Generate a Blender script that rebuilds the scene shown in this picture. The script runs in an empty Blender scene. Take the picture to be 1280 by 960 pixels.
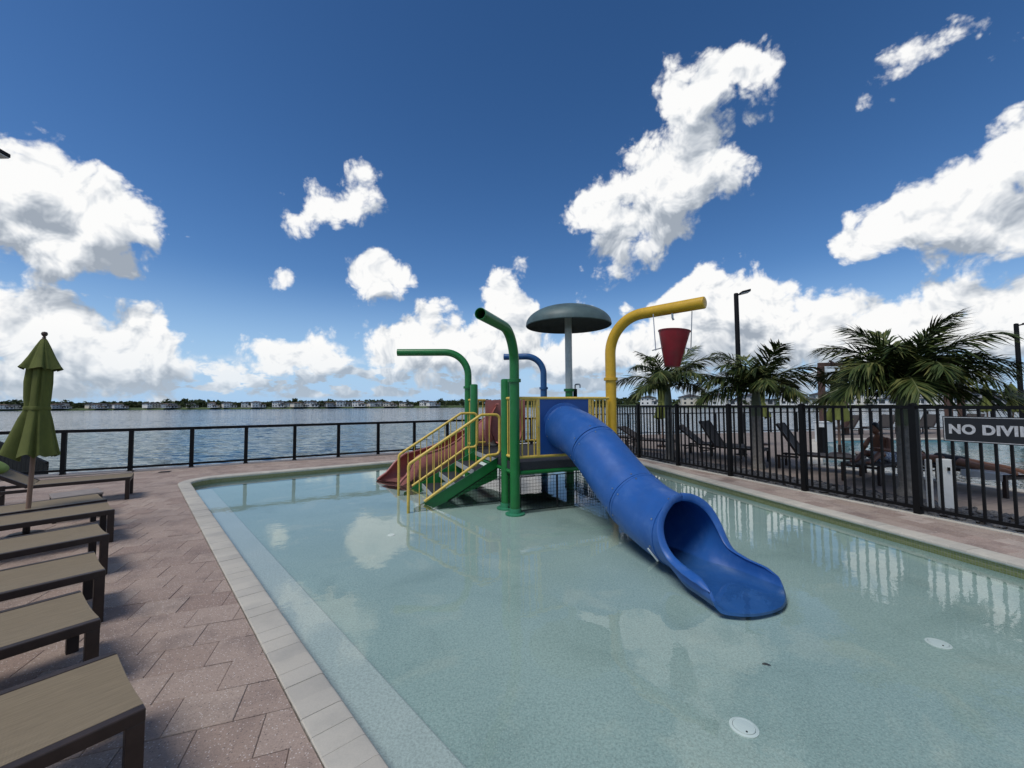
import bpy, bmesh, math, random
from mathutils import Vector, Matrix, Euler
from mathutils.geometry import tessellate_polygon
R = math.radians
scene = bpy.context.scene
C = scene.collection
random.seed(7)

# ------------------------------------------------------------------ camera
F, H, PITCH, ROLL = 505.0, 1.6, R(2.85), math.atan(0.0062)
FW = Vector((0, math.cos(PITCH), math.sin(PITCH)))
_rt0 = Vector((1, 0, 0)); _up0 = _rt0.cross(FW)
RT = _rt0 * math.cos(ROLL) - _up0 * math.sin(ROLL)
UP = _up0 * math.cos(ROLL) + _rt0 * math.sin(ROLL)
def ray(x, y): return FW + RT * ((x - 640) / F) - UP * ((y - 480) / F)
def gz(x, y, z=0.0):
    d = ray(x, y); return Vector((0, 0, H)) + d * ((z - H) / d.z)
def gy(x, y, Y):
    d = ray(x, y); return Vector((0, 0, H)) + d * (Y / d.y)
cam_d = bpy.data.cameras.new('camera'); cam = bpy.data.objects.new('camera', cam_d); C.objects.link(cam)
cam_d.sensor_width = 36; cam_d.lens = 36 * F / 1280; cam_d.clip_start = 0.05; cam_d.clip_end = 5000
m = Matrix((RT, UP, -FW)).transposed().to_4x4(); m.translation = (0, 0, H); cam.matrix_world = m
scene.camera = cam

# ------------------------------------------------------------------ light
SUN_EL, SUN_AZ = R(60), R(-132)          # azimuth measured from +Y towards +X
sdir = Vector((math.sin(SUN_AZ) * math.cos(SUN_EL), math.cos(SUN_AZ) * math.cos(SUN_EL), math.sin(SUN_EL)))
sl = bpy.data.lights.new('sun', 'SUN'); sl.energy = 2.0; sl.angle = R(24); sl.color = (1, .96, .9)
so = bpy.data.objects.new('sun', sl); C.objects.link(so)
so.rotation_euler = (-sdir).to_track_quat('-Z', 'Y').to_euler(); so.location = sdir * 60
vs = scene.view_settings
vs.view_transform = 'Standard'; vs.look = 'None'; vs.exposure = 0.12; vs.gamma = 1.0; vs.use_curve_mapping = False
scene.cycles.max_bounces = 8; scene.cycles.transparent_max_bounces = 24; scene.cycles.use_denoising = True
scene.cycles.caustics_reflective = False; scene.cycles.caustics_refractive = False

class NT:
    """small helper for node trees"""
    def __init__(s, tree): s.t = tree; s.n = tree.nodes; s.l = tree.links
    def new(s, typ, **kw):
        n = s.n.new(typ)
        for k, v in kw.items(): setattr(n, k, v)
        return n
    def link(s, a, b): s.l.new(a, b)
    def setin(s, sock, v):
        if isinstance(v, bpy.types.NodeSocket): s.l.new(v, sock)
        else: sock.default_value = v
    def math(s, op, a, b=0.0, c=None, clamp=False):
        n = s.new('ShaderNodeMath', operation=op); n.use_clamp = clamp
        s.setin(n.inputs[0], a); s.setin(n.inputs[1], b)
        if c is not None: s.setin(n.inputs[2], c)
        return n.outputs[0]
    def vec(s, op, a, b=None, scale=None):
        n = s.new('ShaderNodeVectorMath', operation=op); s.setin(n.inputs[0], a)
        if b is not None: s.setin(n.inputs[1], b)
        if scale is not None: s.setin(n.inputs['Scale'], scale)
        return n.outputs['Value'] if op in ('LENGTH', 'DOT_PRODUCT') else n.outputs[0]
    def mix(s, f, a, b, blend='MIX'):
        n = s.new('ShaderNodeMix', data_type='RGBA', blend_type=blend)
        s.setin(n.inputs[0], f); s.setin(n.inputs[6], a); s.setin(n.inputs[7], b); return n.outputs[2]
    def noise(s, vec, scale, detail=3, rough=.5, dims='3D', out=0, dist=0.0):
        n = s.new('ShaderNodeTexNoise', noise_dimensions=dims)
        if vec is not None: s.link(vec, n.inputs['Vector'])
        n.inputs['Scale'].default_value = scale; n.inputs['Detail'].default_value = detail
        n.inputs['Roughness'].default_value = rough; n.inputs['Distortion'].default_value = dist
        return n.outputs[out]
    def ramp(s, f, stops):
        n = s.new('ShaderNodeValToRGB'); s.setin(n.inputs[0], f); e = n.color_ramp.elements
        while len(e) < len(stops): e.new(.5)
        for el, (p, c) in zip(e, stops): el.position = p; el.color = (*c, 1) if len(c) == 3 else c
        return n.outputs[0]
    def rng(s, v, a, b, c=0.0, d=1.0, smooth=False):
        n = s.new('ShaderNodeMapRange'); n.interpolation_type = 'SMOOTHSTEP' if smooth else 'LINEAR'
        s.setin(n.inputs[0], v)
        for i, q in enumerate((a, b, c, d)): s.setin(n.inputs[i + 1], q)
        return n.outputs[0]

# ------------------------------------------------------------------ sky with cumulus clouds
# sky directions are mapped conformally onto a plane (stereographic, pole behind the viewer): q = (x, z) / (1 + y)
def sq(px, py):
    d = ray(px, py).normalized(); return Vector((d.x / (1 + d.y), d.z / (1 + d.y)))
# free-standing clouds: photo x, y, half width, weight, turned (1 = leaning to the upper right)
LOBES = [
 (-70,240,140,1.4,0),(30,212,96,1.4,0),(105,258,80,1.35,0),(150,282,50,1.25,0),(60,300,110,1.35,0),
 (70,452,190,.72,0),(-120,440,200,.8,0),(345,253,24,.46,0),(400,264,42,.48,0),(430,262,44,.52,0),(455,243,34,.52,1),(470,346,46,.98,0),(363,350,12,.34,0),(245,301,9,.3,0),
 (900,96,58,.95,0),(945,88,36,.85,0),(862,140,40,.88,1),(885,180,56,.92,0),(830,228,88,1.1,0),(748,258,58,1.0,1),(790,285,72,1.05,0),(890,212,58,1.0,0),
 (1265,195,110,1.15,1),(1185,250,110,1.15,1),(1110,298,66,1.05,1),(1275,265,130,1.15,1),(1360,190,120,1.15,1),
 (1165,76,58,.37,1),(1118,102,46,.34,1),
]
# the bank along the horizon: photo x -> y of its top
BANK = [(-300,330),(-60,322),(30,330),(90,345),(150,352),(200,362),(222,412),(250,426),(285,408),(310,420),(370,414),(400,388),(440,394),(480,388),(520,376),(560,368),(598,360),(622,326),(645,324),(668,362),(700,384),(735,370),(765,382),(800,395),(835,356),(872,308),(905,302),(940,318),(985,334),(1030,350),(1075,345),(1120,322),(1180,320),(1240,312),(1300,300),(1500,290)]
world = bpy.data.worlds.new('World'); scene.world = world; world.use_nodes = True
world.cycles.sampling_method = 'MANUAL'; world.cycles.sample_map_resolution = 512
ST_A, ST_B = 1.55, 1.75
RB = R(33)
def shape_group():
    """large-scale cloud cover at a (warped) sky position"""
    g = bpy.data.node_groups.new('cloud_cover', 'ShaderNodeTree')
    g.interface.new_socket('Vector', in_out='INPUT', socket_type='NodeSocketVector')
    g.interface.new_socket('Cover', in_out='OUTPUT', socket_type='NodeSocketFloat')
    t = NT(g); gi = t.new('NodeGroupInput'); go = t.new('NodeGroupOutput'); q = gi.outputs[0]
    qa = t.vec('MULTIPLY', q, (1, ST_A, 0))
    rm = t.new('ShaderNodeMapping'); t.link(q, rm.inputs[0]); rm.inputs['Rotation'].default_value = (0, 0, -RB)
    qb = t.vec('MULTIPLY', rm.outputs[0], (1, ST_B, 0))
    acc = None
    for (px, py, rx, wt, turn) in LOBES:
        c = sq(px, py); rad = (sq(px + rx * .5, py) - sq(px - rx * .5, py)).length * 1.30
        if turn: cr = (c.x * math.cos(RB) + c.y * math.sin(RB), (-c.x * math.sin(RB) + c.y * math.cos(RB)) * ST_B, 0); src = qb
        else: cr = (c.x, c.y * ST_A, 0); src = qa
        n = t.new('ShaderNodeVectorMath', operation='DISTANCE'); t.link(src, n.inputs[0]); n.inputs[1].default_value = cr
        v = t.math('MULTIPLY_ADD', n.outputs['Value'], -wt / rad, wt)
        acc = v if acc is None else t.math('SMOOTH_MAX', acc, v, .22)
    sx = t.new('ShaderNodeSeparateXYZ'); t.link(q, sx.inputs[0]); qx, qy = sx.outputs[0], sx.outputs[1]
    fc = t.new('ShaderNodeFloatCurve'); cv = fc.mapping.curves[0]; X0, X1, Y1 = -.9, .9, .4
    pts = [((sq(x, y).x - X0) / (X1 - X0), sq(x, y).y / Y1) for x, y in BANK]
    cv.points[0].location = (0, pts[0][1]); cv.points[1].location = (1, pts[-1][1])
    for p in pts:
        if .005 < p[0] < .995: cv.points.new(*p)
    for p in cv.points: p.handle_type = 'AUTO'
    fc.mapping.update()
    t.link(t.rng(qx, X0, X1, 0, 1), fc.inputs['Value'])
    up = t.math('MULTIPLY', t.math('SUBTRACT', t.math('MULTIPLY', fc.outputs[0], Y1), qy), 15.0)
    dn = t.math('MULTIPLY_ADD', qy, 30.0, -.80)              # ragged base a few degrees up
    bank = t.math('MINIMUM', t.math('MINIMUM', up, dn), 1.0)
    gen = t.noise(q, 3.0, 2, .5, '2D')                        # fair-weather cumulus round the rest of the sky
    side = t.rng(t.math('ABSOLUTE', qx), .52, .75, -2.2, 0, True); high = t.rng(qy, .62, .9, -2.2, 0, True)
    gen = t.math('MINIMUM', t.math('ADD', t.math('MULTIPLY_ADD', gen, 6.5, -3.3), t.math('MAXIMUM', side, high)), t.math('MINIMUM', dn, 1.0))
    acc = t.math('MAXIMUM', t.math('MAXIMUM', acc, bank), t.math('MAXIMUM', gen, -.9))
    acc = t.math('ADD', acc, t.math('MULTIPLY_ADD', t.noise(q, 13, 1, .5, '2D'), 1.0, -.46))
    t.link(acc, go.inputs[0]); return g
SKY_V = .95
def build_world():
    t = NT(world.node_tree); t.n.clear()
    out = t.new('ShaderNodeOutputWorld'); bg = t.new('ShaderNodeBackground'); t.link(bg.outputs[0], out.inputs[0])
    bg.inputs['Strength'].default_value = .1
    sky = t.new('ShaderNodeTexSky', sky_type='NISHITA'); sky.sun_disc = False
    sky.sun_elevation = SUN_EL; sky.sun_rotation = SUN_AZ; sky.altitude = 0; sky.air_density = 1.0; sky.dust_density = .4; sky.ozone_density = 3.0
    tc = t.new('ShaderNodeTexCoord'); dirv = t.vec('NORMALIZE', tc.outputs['Generated'])
    sx = t.new('ShaderNodeSeparateXYZ'); t.link(dirv, sx.inputs[0]); dz = sx.outputs[2]
    den = t.math('DIVIDE', 1.0, t.math('ADD', sx.outputs[1], 1.0001))
    cm = t.new('ShaderNodeCombineXYZ'); t.link(t.math('MULTIPLY', sx.outputs[0], den), cm.inputs[0]); t.link(t.math('MULTIPLY', dz, den), cm.inputs[1])
    q0 = cm.outputs[0]
    w = t.vec('SUBTRACT', t.noise(q0, 13.0, 2, .55, '2D', out=1), (.5, .5, .5))
    q = t.vec('ADD', q0, t.vec('SCALE', w, scale=.040))
    sg = shape_group()
    def cover(v):
        n = t.new('ShaderNodeGroup'); n.node_tree = sg; t.link(v, n.inputs[0]); return n.outputs[0]
    def bil(v, det):
        vo = t.new('ShaderNodeTexVoronoi', feature='F1', voronoi_dimensions='2D'); t.link(v, vo.inputs['Vector'])
        vo.inputs['Scale'].default_value = 21; vo.inputs['Detail'].default_value = det; vo.inputs['Roughness'].default_value = .52; vo.inputs['Lacunarity'].default_value = 2.3
        return vo.outputs['Distance']
    A0, A1 = cover(q), cover(t.vec('ADD', q, (-.014, .042, 0)))
    B0, B1 = bil(q, 3), bil(t.vec('ADD', q, (-.004, .0095, 0)), 3)
    fb = t.noise(q0, 34, 5, .60, '2D')
    D = t.math('ADD', t.math('MULTIPLY_ADD', B0, -.62, A0), t.math('MULTIPLY_ADD', fb, .95, -.15))
    # thin low puffs under the bank
    lowq = t.vec('MULTIPLY', q0, (1, 2.4, 1)); sy = t.new('ShaderNodeSeparateXYZ'); t.link(q0, sy.inputs[0])
    hz = t.math('MULTIPLY', t.rng(sy.outputs[1], .004, .018, 0, 1, True), t.rng(sy.outputs[1], .035, .06, 1, 0, True))
    st = t.math('MULTIPLY', t.math('MULTIPLY_ADD', t.noise(lowq, 24, 4, .58, '2D'), 3.2, -1.35), hz)
    D = t.math('MAXIMUM', D, t.math('MINIMUM', st, .3))
    alpha = t.rng(D, .0, .38, 0, 1, True)
    big = t.rng(t.math('SUBTRACT', A0, A1), -.75, .75, -.5, .5, True)
    sml = t.math('SUBTRACT', B1, B0)
    lit = t.math('ADD', t.math('MULTIPLY_ADD', big, 1.15, .54), t.math('MULTIPLY', sml, 1.15))
    lit = t.math('ADD', lit, t.rng(D, .05, .45, .16, 0))
    lit = t.math('MULTIPLY_ADD', t.math('SUBTRACT', fb, .5), .22, lit, clamp=True)
    cc = t.ramp(lit, [(0, (.36, .41, .48)), (.35, (.55, .595, .655)), (.72, (.82, .845, .875)), (1, (1.0, 1.0, .995))])
    hs = t.new('ShaderNodeHueSaturation'); t.link(sky.outputs[0], hs.inputs['Color'])
    hs.inputs['Saturation'].default_value = 1.26; t.setin(hs.inputs['Value'], t.rng(dz, .1, .8, SKY_V * 1.12, SKY_V * .78))
    tint = t.mix(1.0, hs.outputs[0], (1.0, .97, 1.05, 1), 'MULTIPLY')
    blue = t.mix(t.rng(dz, -.02, .30, .95, 0, True), tint, (3.5, 5.5, 8.0, 1))
    cc = t.mix(t.rng(dz, .0, .14, .38, 0), cc, (.56, .68, .80, 1))
    t.link(t.mix(alpha, blue, t.vec('SCALE', cc, scale=9.0)), bg.inputs['Color'])
build_world()

# ------------------------------------------------------------------ materials
MATS = {}
def mat(name, base, rough=.5, metal=0.0, spec=.5, coat=0.0, var=0.0, vscale=8.0, bump=0.0, bscale=60.0, fn=None, dirt=None):
    if name in MATS: return MATS[name]
    m = bpy.data.materials.new(name); m.use_nodes = True; MATS[name] = m
    t = NT(m.node_tree); b = t.n['Principled BSDF']
    b.inputs['Base Color'].default_value = (*base, 1); b.inputs['Roughness'].default_value = rough
    b.inputs['Metallic'].default_value = metal; b.inputs['Specular IOR Level'].default_value = spec
    b.inputs['Coat Weight'].default_value = coat
    tc = t.new('ShaderNodeTexCoord'); P = tc.outputs['Object']
    col = None
    if var:
        n = t.noise(P, vscale, 5, .6)
        f = t.rng(n, .3, .7, 1 - var, 1 + var)
        col = t.vec('SCALE', tuple(base), scale=f)
    if dirt:
        dcol, amt, dsc = dirt
        n2 = t.noise(P, dsc, 6, .65)
        k = t.rng(n2, .48, .75, 0, amt, True)
        col = t.mix(k, col if col is not None else (*base, 1), (*dcol, 1))
    if col is not None: t.link(col, b.inputs['Base Color'])
    if bump:
        bp = t.new('ShaderNodeBump'); bp.inputs['Strength'].default_value = bump; bp.inputs['Distance'].default_value = .01
        t.link(t.noise(P, bscale, 4, .6), bp.inputs['Height']); t.link(bp.outputs[0], b.inputs['Normal'])
    if fn: fn(t, b, P)
    return m

def paver_fn(tones):
    def fn(t, b, P):
        oi = t.new('ShaderNodeObjectInfo'); geo = t.new('ShaderNodeNewGeometry')
        rnd = t.math('FRACT', t.math('ADD', t.math('MULTIPLY', oi.outputs['Random'], 7.13), geo.outputs['Random Per Island']))
        base = t.ramp(rnd, [(i / (len(tones) - 1), c) for i, c in enumerate(tones)])
        wp = geo.outputs['Position']
        blot = t.noise(wp, 2.3, 5, .65); base = t.mix(t.rng(blot, .45, .70, 0, .55, True), base, (.17, .125, .11, 1))
        bl2 = t.noise(wp, 5.5, 3, .6); base = t.mix(t.rng(bl2, .5, .8, 0, .3, True), base, (.42, .33, .27, 1))
        gr = t.noise(wp, 120, 4, .75); base = t.mix(t.rng(gr, .35, .65, .0, .75), base, t.vec('SCALE', base, scale=.55))
        vo = t.new('ShaderNodeTexVoronoi'); t.link(wp, vo.inputs['Vector']); vo.inputs['Scale'].default_value = 75
        sp = t.math('LESS_THAN', vo.outputs['Distance'], .26)
        vs_ = t.new('ShaderNodeSeparateColor'); t.link(vo.outputs['Color'], vs_.inputs[0])
        sp = t.math('MULTIPLY', sp, t.math('GREATER_THAN', vs_.outputs[0], .60))
        base = t.mix(t.math('MULTIPLY', sp, .8), base, (.62, .55, .50, 1))
        dk = t.math('MULTIPLY', t.math('LESS_THAN', vo.outputs['Distance'], .3), t.math('LESS_THAN', vs_.outputs[0], .22)); base = t.mix(t.math('MULTIPLY', dk, .6), base, (.10, .08, .075, 1))
        t.link(base, b.inputs['Base Color'])
        bp = t.new('ShaderNodeBump'); bp.inputs['Strength'].default_value = .45; bp.inputs['Distance'].default_value = .004
        t.link(t.noise(wp, 110, 5, .7), bp.inputs['Height']); t.link(bp.outputs[0], b.inputs['Normal'])
    return fn
PAVER = mat('paver_concrete', (.3, .23, .21), .85, fn=paver_fn([(.385, .285, .228), (.45, .345, .28), (.34, .245, .197), (.485, .38, .308), (.395, .292, .235)]))
PAVER_R = mat('paver_concrete_warm', (.3, .23, .21), .85, fn=paver_fn([(.40, .31, .25), (.50, .405, .335), (.33, .245, .20), (.55, .455, .385), (.42, .31, .255)]))
SAND = mat('joint_sand', (.085, .07, .062), .95, var=.3, vscale=30)
def coping_fn(t, b, P):
    geo = t.new('ShaderNodeNewGeometry'); oi = t.new('ShaderNodeObjectInfo'); wp = geo.outputs['Position']
    base = t.ramp(oi.outputs['Random'], [(0, (.52, .48, .40)), (.5, (.56, .52, .435)), (1, (.49, .455, .385))])
    n = t.noise(wp, 3, 4, .6); base = t.mix(t.rng(n, .4, .75, 0, .35, True), base, (.28, .275, .25, 1))
    n = t.noise(wp, 140, 3, .7); base = t.mix(t.rng(n, .35, .7, 0, .35), base, t.vec('SCALE', base, scale=.7))
    t.link(base, b.inputs['Base Color'])
    bp = t.new('ShaderNodeBump'); bp.inputs['Strength'].default_value = .25; bp.inputs['Distance'].default_value = .003
    t.link(t.noise(wp, 120, 4, .7), bp.inputs['Height']); t.link(bp.outputs[0], b.inputs['Normal'])
COPING = mat('coping_concrete', (.45, .43, .38), .75, fn=coping_fn)
GROUT = mat('coping_grout', (.60, .575, .51), .9, var=.15, vscale=20)
def pebble_fn(cols):
    def fn(t, b, P):
        geo = t.new('ShaderNodeNewGeometry'); wp = geo.outputs['Position']; c0, c1, c2, c3 = [(*c, 1) for c in cols]
        base = t.mix(t.rng(t.noise(wp, .55, 4, .6), .35, .68, 0, 1, True), c0, c1)
        base = t.mix(t.rng(t.noise(wp, 1.4, 5, .62, dist=.6), .54, .66, 0, .45, True), base, c2)
        base = t.mix(t.rng(t.noise(wp, .9, 4, .6, dist=.4), .5, .7, 0, .5, True), base, c3)
        base = t.mix(t.rng(t.noise(wp, 62, 4, .8), .34, .58, .62, 0), base, t.vec('SCALE', base, scale=.42))
        base = t.mix(t.rng(t.noise(wp, 120, 2, .6), .56, .70, 0, .55), base, (.70, .74, .68, 1))
        t.link(base, b.inputs['Base Color'])
    return fn
PEBBLE = mat('pool_pebble_finish', (.4, .5, .45), .8, fn=pebble_fn([(.41, .52, .485), (.47, .58, .535), (.60, .65, .56), (.28, .375, .345)]))
LEDGE_M = mat('pool_ledge_finish', (.5, .5, .5), .8, fn=pebble_fn([(.58, .63, .60), (.63, .67, .64), (.68, .70, .66), (.52, .57, .55)]))
def tile_fn(t, b, P):
    geo = t.new('ShaderNodeNewGeometry'); uv = t.new('ShaderNodeUVMap')
    br = t.new('ShaderNodeTexBrick'); t.link(uv.outputs[0], br.inputs['Vector']); br.offset = 0
    br.inputs['Scale'].default_value = 1; br.inputs['Brick Width'].default_value = .026; br.inputs['Row Height'].default_value = .026
    br.inputs['Mortar Size'].default_value = .0022; br.inputs['Color1'].default_value = (.24, .26, .075, 1); br.inputs['Color2'].default_value = (.33, .33, .14, 1)
    br.inputs['Mortar'].default_value = (.34, .33, .24, 1)
    t.link(br.outputs[0], b.inputs['Base Color'])
    bp = t.new('ShaderNodeBump'); bp.invert = True; bp.inputs['Strength'].default_value = .6; bp.inputs['Distance'].default_value = .002
    t.link(br.outputs['Fac'], bp.inputs['Height']); t.link(bp.outputs[0], b.inputs['Normal'])
TILE = mat('mosaic_tile', (.2, .2, .08), .25, fn=tile_fn)

def water_surface(name, tint, wave, bump, rough=0.0, turb=.0):
    m = bpy.data.materials.new(name); m.use_nodes = True; t = NT(m.node_tree); t.n.clear()
    out = t.new('ShaderNodeOutputMaterial'); geo = t.new('ShaderNodeNewGeometry'); wp = geo.outputs['Position']
    h = None
    for sc, amp, det in wave:
        n = t.math('MULTIPLY', t.noise(wp, sc, det, .55, dist=.3), amp); h = n if h is None else t.math('ADD', h, n)
    bp = t.new('ShaderNodeBump'); bp.inputs['Strength'].default_value = 1; bp.inputs['Distance'].default_value = bump; t.link(h, bp.inputs['Height'])
    fr = t.new('ShaderNodeFresnel'); fr.inputs['IOR'].default_value = 1.333; t.link(bp.outputs[0], fr.inputs['Normal'])
    gl = t.new('ShaderNodeBsdfGlossy'); gl.inputs['Roughness'].default_value = rough; gl.inputs['Color'].default_value = (1, 1, 1, 1); t.link(bp.outputs[0], gl.inputs['Normal'])
    tr = t.new('ShaderNodeBsdfTransparent'); tr.inputs['Color'].default_value = (*tint, 1)
    body = tr.outputs[0]
    if turb:
        df = t.new('ShaderNodeBsdfDiffuse'); df.inputs['Color'].default_value = (.30, .48, .47, 1)
        mx0 = t.new('ShaderNodeMixShader'); mx0.inputs[0].default_value = turb; t.link(tr.outputs[0], mx0.inputs[1]); t.link(df.outputs[0], mx0.inputs[2]); body = mx0.outputs[0]
    mx = t.new('ShaderNodeMixShader'); t.link(fr.outputs[0], mx.inputs[0]); t.link(body, mx.inputs[1]); t.link(gl.outputs[0], mx.inputs[2])
    t.link(mx.outputs[0], out.inputs[0]); return m
POOLWATER = water_surface('pool_water', (.89, .965, .975), [(1.6, .5, 2), (5.5, .18, 2), (17, .05, 2)], .0048, turb=.02)
POOLWATER2 = water_surface('large_pool_water', (.55, .88, .92), [(1.8, .8, 2), (5, .5, 2)], .05, turb=.10)
def lake_mat():
    m = bpy.data.materials.new('lake_water'); m.use_nodes = True; t = NT(m.node_tree); b = t.n['Principled BSDF']
    geo = t.new('ShaderNodeNewGeometry'); wp = geo.outputs['Position']
    mp = t.new('ShaderNodeMapping'); t.link(wp, mp.inputs[0]); mp.inputs['Rotation'].default_value = (0, 0, R(25)); mp.inputs['Scale'].default_value = (.55, 1.5, 1)
    big = t.noise(wp, .012, 3, .6)
    t.link(t.mix(t.rng(big, .35, .65, 0, 1, True), (.018, .050, .092, 1), (.036, .072, .100, 1)), b.inputs['Base Color'])
    b.inputs['Roughness'].default_value = .10; b.inputs['IOR'].default_value = 1.333; b.inputs['Specular IOR Level'].default_value = .24
    def slope(sc, det, k):
        return t.vec('MULTIPLY', t.vec('SUBTRACT', t.noise(mp.outputs[0], sc, det, .6, out=1, dist=.4), (.5, .5, .5)), (k * .7, k * 1.3, 0))
    gust = t.rng(big, .3, .7, .65, 1.15)
    nn = t.vec('SCALE', t.vec('ADD', slope(1.7, 4, 1.0), slope(.2, 3, .3)), scale=gust)
    t.link(t.vec('NORMALIZE', t.vec('ADD', nn, (0, 0, 1))), b.inputs['Normal']); return m
LAKE = lake_mat()

def plastic_fn(scuff):
    def fn(t, b, P):
        n = t.noise(P, 14, 6, .7); t.link(t.rng(n, .3, .7, .32, .55), b.inputs['Roughness'])
    return fn
BLUE = mat('blue_plastic', (.018, .098, .34), .4, var=.10, vscale=3, dirt=((.10, .20, .45), .35, 5), fn=plastic_fn(1))
BLUE_IN = mat('blue_panel_plastic', (.012, .068, .26), .45, var=.12, vscale=4)
BLUE_P = mat('blue_paint', (.014, .085, .24), .35, var=.1, vscale=6)
GREEN = mat('green_paint', (.010, .155, .030), .34, var=.14, vscale=5, dirt=((.03, .20, .08), .35, 9))
GREEN_D = mat('green_paint_submerged', (.05, .30, .17), .45, var=.12, vscale=8)
YEL = mat('yellow_paint', (.62, .37, .02), .38, var=.10, vscale=6, dirt=((.45, .22, .02), .4, 11))
YEL_R = mat('yellow_rail_paint', (.72, .50, .095), .42, var=.10, vscale=9, dirt=((.42, .25, .06), .5, 16))
RED = mat('faded_red_plastic', (.40, .150, .128), .42, var=.14, vscale=3, dirt=((.30, .10, .10), .4, 5))
BUCKET = mat('bucket_red_plastic', (.24, .012, .018), .4, var=.16, vscale=6, dirt=((.16, .03, .03), .5, 8))
RUBBER = mat('black_deck_coating', (.022, .023, .026), .7, var=.3, vscale=40, bump=.3)
NOSE = mat('grey_step_nosing', (.36, .38, .37), .6, var=.15, vscale=20)
BLACKM = mat('black_powder_coat', (.0045, .0045, .005), .55, spec=.2, var=.2, vscale=12)
STEEL = mat('stainless_steel', (.45, .46, .47), .32, metal=1.0)
MUSH = mat('weathered_grey_green_fibreglass', (.080, .125, .122), .5, var=.25, vscale=3, dirt=((.045, .06, .065), .75, 4))
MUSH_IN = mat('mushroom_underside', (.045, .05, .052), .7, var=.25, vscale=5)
GREYPIPE = mat('pale_grey_pipe', (.48, .52, .50), .4, var=.10, vscale=5, dirt=((.30, .34, .32), .5, 7))
WHITE = mat('white_plastic', (.72, .74, .72), .45, var=.06, vscale=12)
DRAINW = mat('white_drain_plastic', (.80, .84, .82), .45)
SILVER = mat('sign_silver_white', (.48, .48, .48), .5, var=.25, vscale=40)
SIGNB = mat('sign_black', (.010, .010, .011), .45, var=.2, vscale=20)
FRAME = mat('brown_aluminium_frame', (.030, .019, .015), .45, spec=.35, var=.25, vscale=14)
def sling_fn(t, b, P):
    w = t.new('ShaderNodeTexWave', wave_type='BANDS', bands_direction='Y'); t.link(P, w.inputs[0]); w.inputs['Scale'].default_value = 55; w.inputs['Distortion'].default_value = 2.2; w.inputs['Detail'].default_value = 3; w.inputs['Detail Scale'].default_value = .6
    w2 = t.new('ShaderNodeTexWave', wave_type='BANDS', bands_direction='X'); t.link(P, w2.inputs[0]); w2.inputs['Scale'].default_value = 110
    mp = t.new('ShaderNodeMapping'); t.link(P, mp.inputs[0]); mp.inputs['Scale'].default_value = (3, 60, 3)
    n = t.noise(mp.outputs[0], 3, 4, .6)
    c = t.mix(t.rng(n, .3, .7), (.170, .126, .073, 1), (.268, .208, .124, 1))
    c = t.mix(t.math('MULTIPLY', w.outputs['Fac'], .35), c, (.11, .085, .055, 1))
    c = t.mix(t.math('MULTIPLY', w2.outputs['Fac'], .25), c, (.30, .25, .165, 1))
    t.link(c, b.inputs['Base Color'])
    bp = t.new('ShaderNodeBump'); bp.inputs['Strength'].default_value = .3; bp.inputs['Distance'].default_value = .002
    t.link(t.math('ADD', w.outputs['Fac'], w2.outputs['Fac']), bp.inputs['Height']); t.link(bp.outputs[0], b.inputs['Normal'])
SLING = mat('woven_sling_fabric', (.24, .2, .13), .8, fn=sling_fn)
SLING_D = mat('dark_sling_fabric', (.045, .038, .034), .8, var=.2, vscale=30)
CANVAS = mat('olive_green_canvas', (.108, .125, .026), .9, var=.16, vscale=5, bump=.35, bscale=250)
CANVAS_L = mat('lime_green_canvas', (.17, .25, .05), .9, var=.14, vscale=6, bump=.3, bscale=200)
def wood_fn(t, b, P):
    mp = t.new('ShaderNodeMapping'); t.link(P, mp.inputs[0]); mp.inputs['Scale'].default_value = (30, 30, 2)
    t.link(t.ramp(t.noise(mp.outputs[0], 2, 5, .6), [(.3, (.16, .09, .055)), (.7, (.30, .185, .125))]), b.inputs['Base Color'])
WOOD = mat('umbrella_pole_wood', (.25, .15, .1), .6, fn=wood_fn)
BROWNK = mat('dark_brown_knob', (.05, .03, .022), .5)
LEAF = None
def leaf_mat(name, c1, c2, c3=None):
    def fn(t, b, P):
        geo = t.new('ShaderNodeNewGeometry'); oi = t.new('ShaderNodeObjectInfo')
        r = t.math('FRACT', t.math('ADD', geo.outputs['Random Per Island'], oi.outputs['Random']))
        st = [(0, c1), (.7, c2)] + ([(1, c3)] if c3 else [])
        t.link(t.ramp(r, st), b.inputs['Base Color'])
        b.inputs['Subsurface Weight'].default_value = 0
    m_ = mat(name, c1, .6, spec=.25, fn=fn)
    return m_
FROND = leaf_mat('palm_leaf_green', (.024, .044, .011), (.058, .082, .019), (.150, .150, .045))
FROND_O = leaf_mat('palm_leaf_dry', (.16, .085, .022), (.10, .085, .025), (.20, .12, .03))
RACH = mat('palm_leaf_stalk', (.10, .12, .04), .5, var=.2)
SHAFT = mat('palm_crownshaft', (.13, .15, .085), .55, var=.25, vscale=6, dirt=((.20, .15, .07), .6, 7))
def trunk_fn(t, b, P):
    sx = t.new('ShaderNodeSeparateXYZ'); t.link(P, sx.inputs[0])
    n = t.noise(P, 16, 5, .65)
    c = t.mix(t.rng(n, .3, .7), (.16, .145, .125, 1), (.30, .28, .25, 1))
    t.link(c, b.inputs['Base Color'])
    bp = t.new('ShaderNodeBump'); bp.inputs['Strength'].default_value = .5; bp.inputs['Distance'].default_value = .01
    t.link(t.noise(P, 45, 4, .6), bp.inputs['Height']); t.link(bp.outputs[0], b.inputs['Normal'])
TRUNK = mat('palm_trunk_bark', (.15, .14, .12), .9, fn=trunk_fn)
TRUNK_B = mat('brown_palm_bark', (.105, .062, .048), .9, var=.35, vscale=9, bump=.6, bscale=30)
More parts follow.
